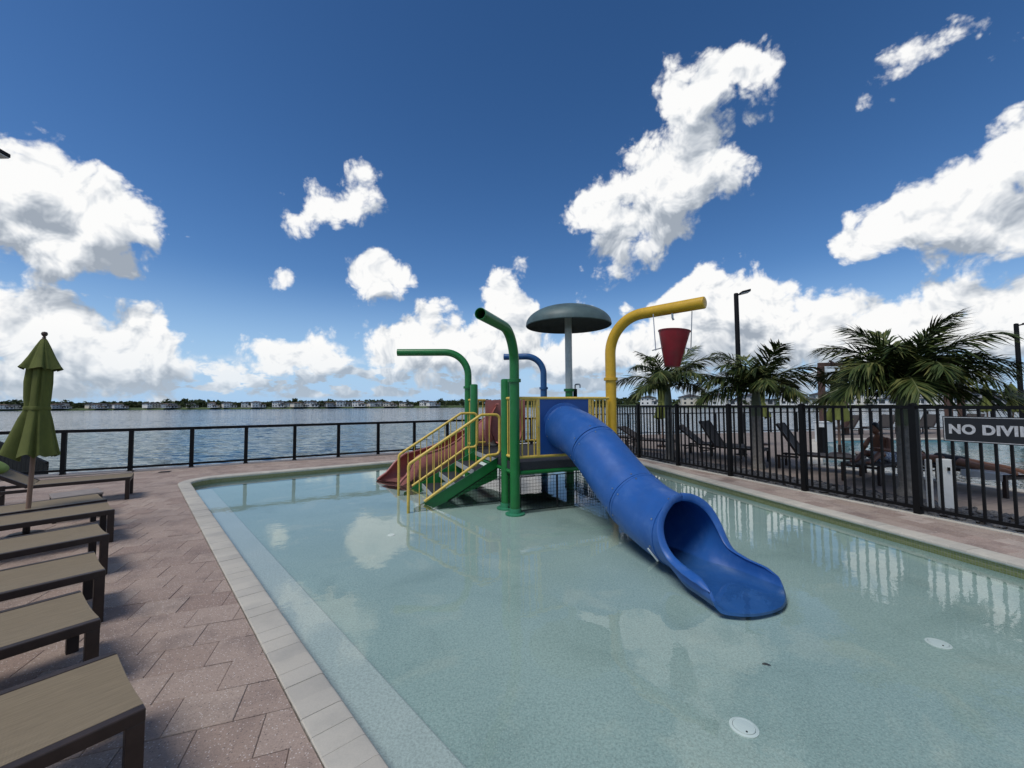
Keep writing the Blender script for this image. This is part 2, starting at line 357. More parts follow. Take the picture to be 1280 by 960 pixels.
ROCK = mat('dark_river_rock', (.05, .05, .055), .6, fn=lambda t, b, P: t.link(t.ramp(t.new('ShaderNodeNewGeometry').outputs['Random Per Island'], [(0, (.028, .029, .033)), (.6, (.065, .066, .072)), (1, (.13, .13, .13))]), b.inputs['Base Color']))
def glass_mat():
    m = bpy.data.materials.new('clear_glass'); m.use_nodes = True; t = NT(m.node_tree); t.n.clear()
    o = t.new('ShaderNodeOutputMaterial'); fr = t.new('ShaderNodeFresnel'); fr.inputs[0].default_value = 1.25
    tr = t.new('ShaderNodeBsdfTransparent'); tr.inputs[0].default_value = (.94, .97, .96, 1); gl = t.new('ShaderNodeBsdfGlossy'); gl.inputs['Roughness'].default_value = .02
    mx = t.new('ShaderNodeMixShader'); t.link(fr.outputs[0], mx.inputs[0]); t.link(tr.outputs[0], mx.inputs[1]); t.link(gl.outputs[0], mx.inputs[2]); t.link(mx.outputs[0], o.inputs[0]); return m
GLASS = glass_mat()
SKIN = mat('tan_skin', (.30, .145, .085), .5, var=.08, vscale=10)
SKIN2 = mat('brown_skin', (.22, .10, .06), .5, var=.08, vscale=10)
HAIR = mat('black_hair', (.008, .007, .006), .5, var=.3, vscale=60, bump=.5, bscale=120)
HAIRB = mat('blond_hair', (.38, .25, .08), .5, var=.3, vscale=60, bump=.5, bscale=120)
def shorts_fn(t, b, P):
    vo = t.new('ShaderNodeTexVoronoi', feature='DISTANCE_TO_EDGE'); t.link(P, vo.inputs['Vector']); vo.inputs['Scale'].default_value = 16
    t.link(t.mix(t.rng(vo.outputs[0], .05, .12), (.12, .17, .30, 1), (.72, .74, .76, 1)), b.inputs['Base Color'])
SHORTS = mat('white_patterned_cloth', (.7, .7, .7), .85, fn=shorts_fn)
SWIM = mat('black_swimwear', (.012, .012, .014), .7)
TOWEL = mat('white_towel', (.70, .70, .68), .9, bump=.5, bscale=150)

# ------------------------------------------------------------------ mesh helpers
class MB:
    def __init__(s): s.v = []; s.f = []; s.uv = None
    def add(s, vs_, fs):
        o = len(s.v); s.v += [tuple(v) for v in vs_]; s.f += [tuple(i + o for i in f) for f in fs]; return s
    def obox(s, c, ax, ay, az):
        c, ax, ay, az = map(Vector, (c, ax, ay, az))
        vs_ = [c + ax * i + ay * j + az * k for k in (-1, 1) for j in (-1, 1) for i in (-1, 1)]
        return s.add(vs_, [(0, 2, 3, 1), (4, 5, 7, 6), (0, 1, 5, 4), (2, 6, 7, 3), (0, 4, 6, 2), (1, 3, 7, 5)])
    def box(s, c, size, rz=0.0):
        a = Vector((math.cos(rz), math.sin(rz), 0)); b = Vector((-a.y, a.x, 0))
        return s.obox(c, a * size[0] / 2, b * size[1] / 2, Vector((0, 0, size[2] / 2)))
    def bar(s, p, q, w, h, up=(0, 0, 1)):
        p, q = Vector(p), Vector(q); d = (q - p); L = d.length; d /= L; up = Vector(up)
        sd = d.cross(up); sd = sd.normalized() if sd.length > 1e-5 else Vector((1, 0, 0)); u = sd.cross(d)
        return s.obox((p + q) / 2, d * L / 2, sd * w / 2, u * h / 2)
    def tube(s, pts, r, n=12, caps=True, r_list=None, ell=None):
        pts = [Vector(p) for p in pts]; N = len(pts); rings = []
        T = []
        for i in range(N):
            d = pts[min(i + 1, N - 1)] - pts[max(i - 1, 0)]; T.append(d.normalized())
        up = Vector((0, 0, 1)) if abs(T[0].z) < .95 else Vector((1, 0, 0))
        nx = T[0].cross(up).normalized(); o = len(s.v)
        for i in range(N):
            nx = (nx - T[i] * nx.dot(T[i])).normalized(); ny = T[i].cross(nx)
            rr = r_list[i] if r_list else r
            for k in range(n):
                a = 2 * math.pi * k / n; s.v.append(tuple(pts[i] + (nx * math.cos(a) + ny * math.sin(a)) * rr))
        for i in range(N - 1):
            for k in range(n):
                a = o + i * n + k; b = o + i * n + (k + 1) % n; s.f.append((a, b, b + n, a + n))
        if caps:
            s.f.append(tuple(o + k for k in reversed(range(n)))); s.f.append(tuple(o + (N - 1) * n + k for k in range(n)))
        return s
    def lathe(s, prof, n=24, c=(0, 0, 0), closed=False):
        o = len(s.v); c = Vector(c)
        for (r, z) in prof:
            for k in range(n):
                a = 2 * math.pi * k / n; s.v.append((c.x + r * math.cos(a), c.y + r * math.sin(a), c.z + z))
        for i in range(len(prof) - 1):
            for k in range(n):
                a = o + i * n + k; b = o + i * n + (k + 1) % n; s.f.append((a, b, b + n, a + n))
        if not closed:
            if prof[0][0] > 1e-4: s.f.append(tuple(o + k for k in reversed(range(n))))
            if prof[-1][0] > 1e-4: s.f.append(tuple(o + (len(prof) - 1) * n + k for k in range(n)))
        return s
    def prism(s, poly, z0, z1):
        n = len(poly); vs_ = [(p[0], p[1], z0) for p in poly] + [(p[0], p[1], z1) for p in poly]
        return s.add(vs_, [tuple(range(n, 2 * n)), tuple(reversed(range(n)))] + [(i, (i + 1) % n, n + (i + 1) % n, n + i) for i in range(n)])
    def grid(s, rows, closed=False):
        o = len(s.v); n = len(rows[0])
        for r in rows: s.v += [tuple(p) for p in r]
        for i in range(len(rows) - 1):
            for k in range(n if closed else n - 1):
                a = o + i * n + k; b = o + i * n + (k + 1) % n; s.f.append((a, b, b + n, a + n))
        return s
    def mesh(s, name, origin=(0, 0, 0), smooth=False, angle=40):
        me = bpy.data.meshes.new(name); ox, oy, oz = origin
        me.from_pydata([(x - ox, y - oy, z - oz) for x, y, z in s.v], [], s.f); me.validate(); me.update()
        if smooth:
            me.polygons.foreach_set('use_smooth', [True] * len(me.polygons))
            try: me.set_sharp_from_angle(angle=R(angle))
            except Exception: pass
        return me
    def build(s, name, material, parent=None, smooth=False, bevel=0.0, local=False, angle=40, **tags):
        org = (0, 0, 0) if (local or parent is None) else world_loc(parent)
        me = s.mesh(name, org, smooth, angle)
        return link(name, me, material, parent, bevel=bevel, **tags)
def world_loc(o):
    l = Vector((0, 0, 0))
    while o is not None: l = l + Vector(o.location); o = o.parent
    return l
def link(name, me, material, parent=None, bevel=0.0, label=None, category=None, group=None, kind=None):
    o = bpy.data.objects.new(name, me); C.objects.link(o)
    if material is not None:
        if not me.materials: me.materials.append(material)
    if parent is not None: o.parent = parent
    if bevel:
        b = o.modifiers.new('bevel', 'BEVEL'); b.width = bevel; b.segments = 2; b.limit_method = 'ANGLE'; b.angle_limit = R(40)
    tag(o, label, category, group, kind); return o
def tag(o, label=None, category=None, group=None, kind=None):
    for k, v in (('label', label), ('category', category), ('group', group), ('kind', kind)):
        if v: o[k] = v
    return o
def thing(name, loc, label, category, group=None, rz=0.0):
    o = bpy.data.objects.new(name, None); C.objects.link(o); o.location = loc; o.rotation_euler = (0, 0, rz); o.empty_display_size = .1
    return tag(o, label, category, group)
def copy_tree(o, parent=None):
    c = o.copy(); C.objects.link(c)
    if parent is not None: c.parent = parent
    for ch in list(o.children): copy_tree(ch, c)
    return c
def arc_path(p0, p1, corner, Rr, n=8):
    """points on a fillet of radius Rr at `corner` between straight legs to p0 and p1"""
    p0, p1, c = Vector(p0), Vector(p1), Vector(corner)
    a = (p0 - c).normalized(); b = (p1 - c).normalized(); ang = a.angle(b); t = Rr / math.tan(ang / 2)
    s_ = c + a * t; e = c + b * t; bis = (a + b).normalized(); ctr = c + bis * (Rr / math.sin(ang / 2))
    va, vb = s_ - ctr, e - ctr; tot = va.angle(vb); ax = va.cross(vb).normalized()
    return [ctr + Matrix.Rotation(tot * i / n, 3, ax) @ va for i in range(n + 1)]
def fillet(pts, Rr, n=6):
    out = [Vector(pts[0])]
    for i in range(1, len(pts) - 1): out += arc_path(pts[i - 1], pts[i + 1], pts[i], Rr, n)
    return out + [Vector(pts[-1])]

# ================================================================== SETTING
WATER_Z, FLOOR_Z, LEDGE_Z, LAKE_Z = -.105, -.24, -.128, -1.0
def isect(p, d, q, e):
    den = d.x * e.y - d.y * e.x; t = ((q.x - p.x) * e.y - (q.y - p.y) * e.x) / den
    return p + d * t
V2 = lambda x, y: Vector((x, y))
L_P, L_D = V2(-.852, 1.883), V2(-.680, .733).normalized()
B_P, B_D = V2(-6.44, 9.637), V2(.824, .567).normalized()
R_P, R_D = V2(5.146, 4.154), (V2(3.79, 10.2) - V2(5.146, 4.154)).normalized()
NEAR_Y = -4.0
def offs(k):      # pool outline, inset k from the outer coping edge: four straight edges
    lp = L_P + V2(L_D.y, -L_D.x) * k; rp = R_P + V2(-R_D.y, R_D.x) * k
    bp = B_P + V2(B_D.y, -B_D.x) * k; npt = V2(0, NEAR_Y + k); nd = V2(1, 0)
    return [isect(lp, L_D, npt, nd), isect(rp, R_D, npt, nd), isect(rp, R_D, bp, B_D), isect(lp, L_D, bp, B_D)]
def rounded(k, R0=.75, n=7):
    a, b, c, d = offs(k); r = R0 - k; out = [a, b]
    for (p, q, e) in ((b, d, c), (c, a, d)):
        out += [V2(v.x, v.y) for v in arc_path((*p, 0), (*q, 0), (*e, 0), r, n)]
    return out
OUT, INN, WALL = rounded(0), rounded(.21), rounded(.185)
# second pool behind the picket fence
POOL2 = [V2(7.9, 10.4), V2(9.6, 6.4), V2(12.5, -3), V2(44, -3), V2(44, 17.4), V2(13.2, 17.4)]
LAKE_EDGE = [V2(-20, 4.9), V2(-13.1, 8.75), V2(-10.78, 9.92), V2(-9.6, 10.44), V2(-3.45, 14.12), V2(1.8, 17.5), V2(4, 20.5), V2(22, 23.6), V2(46, 24.5)]
DECK = [V2(-20, -7), V2(46, -7)] + list(reversed(LAKE_EDGE))
def sheet(polys, z):
    pts = [p for poly in polys for p in poly]; tri = tessellate_polygon([[Vector((p.x, p.y, 0)) for p in poly] for poly in polys])
    mb = MB(); vs_ = [(p.x, p.y, z) for p in pts]; fs = []
    for t in tri:
        a, b, c = (Vector(vs_[i]) for i in t)
        fs.append(tuple(t) if (b - a).cross(c - a).z > 0 else tuple(reversed(t)))
    return mb.add(vs_, fs)
mb = MB().add([(-3000, -200, LAKE_Z), (3000, -200, LAKE_Z), (3000, 3500, LAKE_Z), (-3000, 3500, LAKE_Z)], [(0, 1, 2, 3)])
mb.build('lake_water', LAKE, kind='structure')
mb = MB().add([(-3000, -200, -2.2), (3000, -200, -2.2), (3000, 3500, -2.2), (-3000, 3500, -2.2)], [(0, 1, 2, 3)])
mb.build('ground', mat('lake_bed', (.08, .075, .06), .95, var=.2), kind='structure')
mb = sheet([DECK, rounded(.15), POOL2], -.032)
n = len(DECK)
for i in range(n):                                     # seawall round the deck
    a, b = DECK[i], DECK[(i + 1) % n]; mb.add([(a.x, a.y, -.032), (b.x, b.y, -.032), (b.x, b.y, -1.9), (a.x, a.y, -1.9)], [(0, 1, 2, 3)])
deck = mb.build('pool_deck', SAND, kind='structure')
# concrete cap along the seawall, under the railing
CAPM = mat('seawall_concrete', (.42, .37, .33), .85, var=.15, vscale=2)
mb = MB()
for a, b in zip(LAKE_EDGE[:-1], LAKE_EDGE[1:]):
    d = (b - a).normalized(); nn = V2(d.y, -d.x)
    mb.prism([a, a + nn * .34, b + nn * .34, b][::1], -.5, -.006)
cap = mb.build('seawall_cap', CAPM, kind='structure')

# ---- pool shell
mb = MB(); nW = len(WALL)
mb.add([(p.x, p.y, FLOOR_Z) for p in WALL], [tuple(range(nW))])
mb.add([(p.x, p.y, FLOOR_Z) for p in WALL] + [(p.x, p.y, -.14) for p in WALL], [(i, (i + 1) % nW, nW + (i + 1) % nW, nW + i) for i in range(nW)])
basin = mb.build('pool_basin', PEBBLE, kind='structure')
mb = MB(); la = offs(.185)                              # shallow ledge along the long side
lp = L_P + V2(L_D.y, -L_D.x) * .19; wl = .36
q0 = lp - L_D * 4; q1 = lp + L_D * 8.6; nrm = V2(L_D.y, -L_D.x)
mb.prism([q0, q0 + nrm * wl, q1 + nrm * wl, q1], FLOOR_Z - .02, LEDGE_Z)
mb.build('pool_ledge', LEDGE_M, kind='structure', bevel=.012)
# waterline mosaic band (runs right round under the coping)
mb = MB(); T0 = rounded(.178); uvs = []; run = 0
for i in range(len(T0)):
    a, b = T0[i], T0[(i + 1) % len(T0)]; l = (b - a).length
    mb.add([(a.x, a.y, -.175), (b.x, b.y, -.175), (b.x, b.y, -.04), (a.x, a.y, -.04)], [(0, 1, 2, 3)])
    uvs += [(run, 0), (run + l, 0), (run + l, .135), (run, .135)]; run += l
tb = mb.build('tile_band', TILE, basin)
ul = tb.data.uv_layers.new(name='UVMap')
for i, u in enumerate(uvs): ul.data[i].uv = u
W_ = rounded(.176)
MB().add([(p.x, p.y, WATER_Z) for p in W_], [tuple(range(len(W_)))]).build('pool_water', POOLWATER, kind='structure')

# ---- coping stones, one by one
stations = []                                          # outer point, inward normal, run length
def edge_st(a, b, step=.05):
    d = (b - a); L = d.length; d /= L; nn = V2(-d.y, d.x)     # outline runs anticlockwise: inward is to the left
    k = max(1, int(L / step)); return [(a + d * (L * i / k), nn) for i in range(k + 1)]
n = len(OUT); loop = []
for i in range(1, n):
    loop += edge_st(OUT[i], OUT[(i + 1) % n])
def norm_at(k):
    return loop[k][1]
# smooth the normals on the arcs
lens = [0.0]
for i in range(1, len(loop)): lens.append(lens[-1] + (loop[i][0] - loop[i - 1][0]).length)
sm = []
for i in range(len(loop)):
    acc = V2(0, 0)
    for j in range(max(0, i - 3), min(len(loop), i + 4)):
        if abs(lens[j] - lens[i]) < .13: acc += loop[j][1]
    sm.append(acc.normalized())
PROF = [(0, -.05), (0, .004), (.006, .010), (.185, .010), (.203, .004), (.213, -.008), (.216, -.022), (.211, -.036), (.198, -.046), (.18, -.05)]
def station(s_):
    import bisect
    i = min(max(bisect.bisect_right(lens, s_) - 1, 0), len(lens) - 2); l = lens[i + 1] - lens[i]
    f = 0 if l < 1e-6 else (s_ - lens[i]) / l
    return loop[i][0].lerp(loop[i + 1][0], f), sm[i].lerp(sm[i + 1], f).normalized()
coping = None
mbg = MB(); rows = []
for i in range(0, len(loop), 2):
    p, nn = loop[i][0], sm[i]; rows.append([(p.x + nn.x * x, p.y + nn.y * x, z - .0025) for x, z in PROF])
mbg.grid(rows); coping = mbg.build('pool_coping', GROUT, kind='structure', smooth=True)
s_ = 0.0; total = lens[-1]
while s_ < total - .3:
    w = .150 + random.uniform(-.006, .006); a, b = s_ + .0016, s_ + w - .0016
    pm, _ = station((a + b) / 2)
    s_ += w
    if pm.y < -1.2: continue
    dz = random.uniform(-.0015, .0025); rows = []
    for k in range(3):
        p, nn = station(a + (b - a) * k / 2); rows.append([(p.x + nn.x * x, p.y + nn.y * x, z + dz) for x, z in PROF])
    q = MB().grid(rows, closed=True); np_ = len(PROF); q.f.append(tuple(range(np_))); q.f.append(tuple(reversed(range(2 * np_, 3 * np_))))
    q.build('coping_stone', COPING, coping, smooth=True, angle=25)

# ---- pavers: convex clipping
def clip(poly, p, nn):       # keep the side where (x-p).nn >= 0
    out = []
    for i in range(len(poly)):
        a, b = poly[i], poly[(i + 1) % len(poly)]; da, db = (a - p).dot(nn), (b - p).dot(nn)
        if da >= 0: out.append(a)
        if (da >= 0) != (db >= 0): out.append(a + (b - a) * (da / (da - db)))
    return out
def area(poly): return abs(sum(a.x * b.y - b.x * a.y for a, b in zip(poly, poly[1:] + poly[:1]))) / 2 if len(poly) > 2 else 0
POOL_EDGES = []
O5 = rounded(-.006, n=4)
for i in range(len(O5)):
    a, b = O5[i], O5[(i + 1) % len(O5)]; d = (b - a).normalized(); POOL_EDGES.append((a, V2(-d.y, d.x)))   # inward normal
def minus_pool(poly):
    pieces = []; cur = poly
    for p, nn in POOL_EDGES:
        o = clip(cur, p, -nn)
        if area(o) > 2e-4: pieces.append(o)
        cur = clip(cur, p, nn)
        if area(cur) < 1e-6: break
    return pieces
def full_paver_mesh(w, h):
    mb = MB(); b = .0035; x, y = w / 2 - .0012, h / 2 - .0012
    ring = lambda k, z: [(-x + k, -y + k, z), (x - k, -y + k, z), (x - k, y - k, z), (-x + k, y - k, z)]
    mb.grid([ring(0, -.05), ring(0, -b), ring(b, 0)], closed=True); mb.f.append((8, 9, 10, 11)); return mb.mesh('paver')
def lay(parent, origin, ang, w, h, irange, jrange, keep, material, limit_px, extra_clip=(), maxparts=290):
    ca, sa = math.cos(ang), math.sin(ang); X = V2(ca, sa); Y = V2(-sa, ca); shared = full_paver_mesh(w, h); shared.materials.append(material)
    cand = []
    for j in jrange:
        for i in irange:
            c = origin + X * ((i + (.5 if j % 2 else 0)) * w) + Y * (j * h)
            if not keep(c): continue
            g = .0016; poly = [c + X * (sx * (w / 2 - g)) + Y * (sy * (h / 2 - g)) for sx, sy in ((-1, -1), (1, -1), (1, 1), (-1, 1))]
            a0 = area(poly)
            for p, nn in extra_clip: poly = clip(poly, p, nn) if len(poly) > 2 else []
            if area(poly) < 3e-4: continue
            pieces = minus_pool(poly)
            at = sum(area(q) for q in pieces)
            if at < 3e-4: continue
            v = Vector((c.x, c.y, -H)); dep = v.dot(FW); vis = 0
            if dep > .3:
                px, py = 640 + F * v.dot(RT) / dep, 480 - F * v.dot(UP) / dep
                if -30 < px < 1310 and py < 1000: vis = at / (dep ** 3)
            cand.append((vis, c, pieces, at > a0 * .995))
    cand.sort(key=lambda t: -t[0]); rest = MB()
    for k, (vis, c, pieces, full) in enumerate(cand):
        dz = random.uniform(-.0022, .0022)
        if k < maxparts and vis > 0:
            if full:
                o = link('paver', shared, None, parent); o.location = (c.x, c.y, dz); o.rotation_euler = (random.uniform(-.003, .003), random.uniform(-.003, .003), ang)
            else:
                mb = MB(); [mb.prism([q - c for q in pc] if area(pc) else pc, -.05, 0) for pc in pieces]
                o = mb.build('paver', material, None); o.parent = parent; o.location = (c.x, c.y, dz)
        else:
            for pc in pieces: rest.prism(pc, -.05, dz)
    if rest.v:
        o = rest.build('paving', material, parent); o['kind'] = 'stuff'
fence_in = [(V2(-9.4, 10.0), (V2(B_D.y, -B_D.x)))]
lake_clip = []
for a, b in zip(LAKE_EDGE[1:-4], LAKE_EDGE[2:-3]): d = (b - a).normalized(); lake_clip.append((a + V2(d.y, -d.x) * .345, V2(d.y, -d.x)))
LK = [(a, V2(d.y, -d.x)) for a, d in [(V2(-13.1, 8.75), (V2(-10.78, 9.92) - V2(-13.1, 8.75)).normalized()), (V2(-9.6, 10.44), (V2(-3.45, 14.12) - V2(-9.6, 10.44)).normalized()), (V2(-3.45, 14.12), (V2(1.8, 17.5) - V2(-3.45, 14.12)).normalized())]]
LK = [(p + nn * .345, nn) for p, nn in LK]
FENCE_A, FENCE_D = V2(5.76, 5.82), (V2(3.71, 11.84) - V2(5.76, 5.82)).normalized()
FENCE_N = V2(FENCE_D.y, -FENCE_D.x)                    # away from the toddler pool
def keep_left(c): return c.y > -1.5 and (c - L_P).dot(nrm) < 9 and (c - FENCE_A).dot(FENCE_N) < -.6 and -13 < c.x < 3.5 and (c - isect(R_P, R_D, B_P, B_D)).dot(V2(R_D.y, -R_D.x)) < .1 and not ((c - L_P).dot(nrm) > .5 and c.y < 4)
lay(deck, V2(-1.62, 2.22), R(20), .30, .285, range(-60, 50), range(-22, 60), keep_left, PAVER, 10, extra_clip=LK)
# walkway between pool and picket fence
walk_poly = [R_P - R_D * 8 + V2(.1, 0), FENCE_A - FENCE_D * 9.6 + FENCE_N * .16, FENCE_A + FENCE_D * 11.6 + FENCE_N * .16, R_P + R_D * 11.9]
walk = MB().prism(walk_poly, -.05, -.027).build('pool_walkway', SAND, kind='structure')
WN = V2(R_D.y, -R_D.x)
lay(walk, R_P + WN * .16, math.atan2(R_D.y, R_D.x), .33, .235, range(-22, 46), range(-8, 2), lambda c: (c - R_P).dot(WN) > -.3 and c.y > -1, PAVER_R, 10, extra_clip=[(FENCE_A - FENCE_N * .075, -FENCE_N)])
kerb = MB()
for i in range(26):
    a = FENCE_A + FENCE_D * (-6.5 + i * .7); b = a + FENCE_D * .694
    MB().prism([a - FENCE_N * .07, a + FENCE_N * .09, b + FENCE_N * .09, b - FENCE_N * .07][::-1] if False else [a + FENCE_N * .09, b + FENCE_N * .09, b - FENCE_N * .07, a - FENCE_N * .07], -.05, .012).build('kerb_stone', COPING, walk, bevel=.006)
# deck round the large pool (pavers too far off to tell apart)
def deck2_fn(t, b, P):
    geo = t.new('ShaderNodeNewGeometry'); wp = geo.outputs['Position']
    mp = t.new('ShaderNodeMapping'); t.link(wp, mp.inputs[0]); mp.inputs['Rotation'].default_value = (0, 0, R(-19))
    br = t.new('ShaderNodeTexBrick'); t.link(mp.outputs[0], br.inputs['Vector']); br.inputs['Scale'].default_value = 1; br.inputs['Brick Width'].default_value = .3; br.inputs['Row Height'].default_value = .28; br.inputs['Mortar Size'].default_value = .006
    br.inputs['Color1'].default_value = (.25, .205, .17, 1); br.inputs['Color2'].default_value = (.20, .16, .135, 1); br.inputs['Mortar'].default_value = (.12, .10, .09, 1)
    c = t.mix(t.rng(t.noise(wp, 2.2, 4, .6), .4, .7, 0, .4), br.outputs[0], (.24, .19, .165, 1)); t.link(c, b.inputs['Base Color'])
DECK2 = mat('far_paving', (.35, .3, .26), .85, fn=deck2_fn)
d2 = [FENCE_A + FENCE_N * 1.1 - FENCE_D * 9, V2(46, -7), V2(46, 24.1), V2(22, 23.2), V2(4.2, 20.1), V2(2.25, 17.6), FENCE_A + FENCE_N * 1.1 + FENCE_D * 11.6]
P2o = POOL2
sheet([d2, POOL2], -.006).build('large_pool_deck', DECK2, kind='structure')
MB().prism([FENCE_A + FENCE_N * .09 - FENCE_D * 9, FENCE_A + FENCE_N * 1.1 - FENCE_D * 9, FENCE_A + FENCE_N * 1.1 + FENCE_D * 11.6, FENCE_A + FENCE_N * .09 + FENCE_D * 11.6], -.05, -.02).build('planting_bed', mat('bed_soil', (.04, .035, .03), .95, var=.3, vscale=20), kind='structure')
# large pool
mb = MB(); n = len(POOL2)
mb.add([(p.x, p.y, -1.0) for p in POOL2], [tuple(range(n))]); mb.add([(p.x, p.y, -1.0) for p in POOL2] + [(p.x, p.y, -.03) for p in POOL2], [(i, (i + 1) % n, n + (i + 1) % n, n + i) for i in range(n)])
mb.build('large_pool_basin', mat('large_pool_plaster', (.22, .50, .56), .7, var=.1, vscale=2), kind='structure')
MB().add([(p.x, p.y, -.1) for p in POOL2], [tuple(range(n))]).build('large_pool_water', POOLWATER2, kind='structure')
mb = MB()
for i in range(n):
    a, b = POOL2[i], POOL2[(i + 1) % n]; d = (b - a).normalized(); nn = V2(d.y, -d.x)
    mb.prism([a + nn * .3, b + nn * .3, b - nn * .02, a - nn * .02][::-1], -.05, .008 + .002 * i)
mb.build('large_pool_coping', COPING, kind='structure', bevel=.01)
# river rocks in the bed
mb = MB(); rr = random.Random(3)
ico = [(0, 0, 1), (.89, 0, .45), (.28, .85, .45), (-.72, .53, .45), (-.72, -.53, .45), (.28, -.85, .45), (.72, .53, -.45), (-.28, .85, -.45), (-.89, 0, -.45), (-.28, -.85, -.45), (.72, -.53, -.45), (0, 0, -1)]
icf = [(0, 1, 2), (0, 2, 3), (0, 3, 4), (0, 4, 5), (0, 5, 1), (1, 6, 2), (2, 7, 3), (3, 8, 4), (4, 9, 5), (5, 10, 1), (2, 6, 7), (3, 7, 8), (4, 8, 9), (5, 9, 10), (1, 10, 6), (7, 6, 11), (8, 7, 11), (9, 8, 11), (10, 9, 11), (6, 10, 11)]
for k in range(4200):
    p = FENCE_A + FENCE_D * rr.uniform(-5, 11) + FENCE_N * (.12 + .98 * rr.random() + .1 * rr.random()); sx, sy, sz = rr.uniform(.03, .075), rr.uniform(.025, .05), rr.uniform(.018, .035); a = rr.uniform(0, 6.3); ca, sa = math.cos(a), math.sin(a)
    mb.add([(p.x + ca * x * sx - sa * y * sy, p.y + sa * x * sx + ca * y * sy, .0 + z * sz) for x, y, z in ico], icf)
mb.build('river_rocks', ROCK, smooth=True, angle=60, label='dark grey river rocks filling the bed behind the picket fence', category='rocks', kind='stuff')

# ================================================================== WATER PLAY STRUCTURE
U = V2(.927, .375); Vv = V2(-.375, .927); P1 = V2(.04, 6.85)
DECK_Z, RAIL_T, RAIL_B = .60, 1.70, .70
def S(u, v, z=0.0): p = P1 + U * u + Vv * v; return Vector((p.x, p.y, z))
ps = thing('water_play_structure', (P1.x, P1.y, FLOOR_Z), 'green, yellow and blue toddler water play structure with slides standing in shallow pool', 'playground')
def post(u, v, top, mt=GREEN, r=.084, cap=True, base=True, pos=None):
    p = S(u, v) if pos is None else Vector(pos)
    prof = [(r, FLOOR_Z), (r, top - .03)] + ([(r * .93, top - .01), (r * .7, top), (0.0, top + .003)] if cap else [(r, top)])
    o = MB().lathe([(q, z) for q, z in prof], 24, (p.x, p.y, 0)).build('post', mt, ps, smooth=True)
    if base:
        k = MB().lathe([(.165, FLOOR_Z), (.165, FLOOR_Z + .022), (.15, FLOOR_Z + .03), (.105, FLOOR_Z + .032), (.098, FLOOR_Z + .10), (r + .003, FLOOR_Z + .102)], 24, (p.x, p.y, 0)).build('base_flange', GREEN_D, o, smooth=True)
    return o
def arch(p, z0, ztop, d, length, Rr, mt, r=.082, name='spout_pipe', hollow=True, tilt=0.0):
    p = Vector((p[0], p[1], 0)); d = Vector((d[0], d[1], 0)).normalized()
    a = p + Vector((0, 0, z0)); c = p + Vector((0, 0, ztop)); e = c + d * length + Vector((0, 0, tilt))
    path = [a] + arc_path(a, e, c, Rr, 14) + [e]
    # even spacing on straight legs keeps the shading smooth
    mb = MB().tube(path, r, 24, caps=False)
    if hollow:
        T = (e - path[-2]).normalized(); o = len(mb.v)
        mb.tube([e, e - T * .5], r * .9, 24, caps=False); mb.tube([e - T * .5, e - T * .501], r * .9, 24)
        n = 24; base = len(path) * 24 - 24
        mb2 = MB(); 
        up = Vector((0, 0, 1)); nx = T.cross(up).normalized(); ny = T.cross(nx)
        ro = [e + (nx * math.cos(2 * math.pi * k / n) + ny * math.sin(2 * math.pi * k / n)) * r for k in range(n)]
        ri = [e + (nx * math.cos(2 * math.pi * k / n) + ny * math.sin(2 * math.pi * k / n)) * r * .9 for k in range(n)]
        mb.grid([ro, ri], closed=True)
    o = mb.build(name, mt, ps, smooth=True, angle=50)
    MB().lathe([(r, z0 - .03), (r + .03, z0 - .028), (r + .03, z0 - .002), (r + .03, z0 + .002), (r + .03, z0 + .026), (r, z0 + .03)], 24, (p.x, p.y, 0), closed=True).build('pipe_flange', mt, o, smooth=True, angle=30)
    return o
# corner posts
post(0, 0, 2.0, r=.084, cap=False); arch(S(0, 0), 2.0, 2.83, (-.31, -.95), 1.50, .55, GREEN)
post(0, .42, 2.05)
post(0, 2.38, 2.05)
post(0, 2.86, 2.0, cap=False); arch(S(0, 2.86), 2.0, 2.83, (-1, -.02), 1.66, .55, GREEN)
bp_ = S(2.0, 2.9); post(2.0, 2.9, 2.0, mt=BLUE_P, cap=False, base=True); arch(bp_, 2.0, 2.82, (-1, .12), 1.02, .45, BLUE_P, r=.08)
yp = Vector((1.90, 7.76, 0)); post(0, 0, 2.07, mt=YEL, r=.100, cap=False, pos=yp)
ya = arch(yp, 2.07, 3.23, (1.22, -1.25), 1.76, .68, YEL, r=.100, hollow=False)
ye = yp + Vector((1.22, -1.25, 0)).normalized() * 1.76
yd = Vector((1.22, -1.25, 0)).normalized()
MB().tube([ye + Vector((0, 0, 3.23)), ye + yd * .012 + Vector((0, 0, 3.23)), ye + yd * .02 + Vector((0, 0, 3.23))], .1, 24, r_list=[.100, .096, .08]).build('end_cap', YEL, ya, smooth=True)
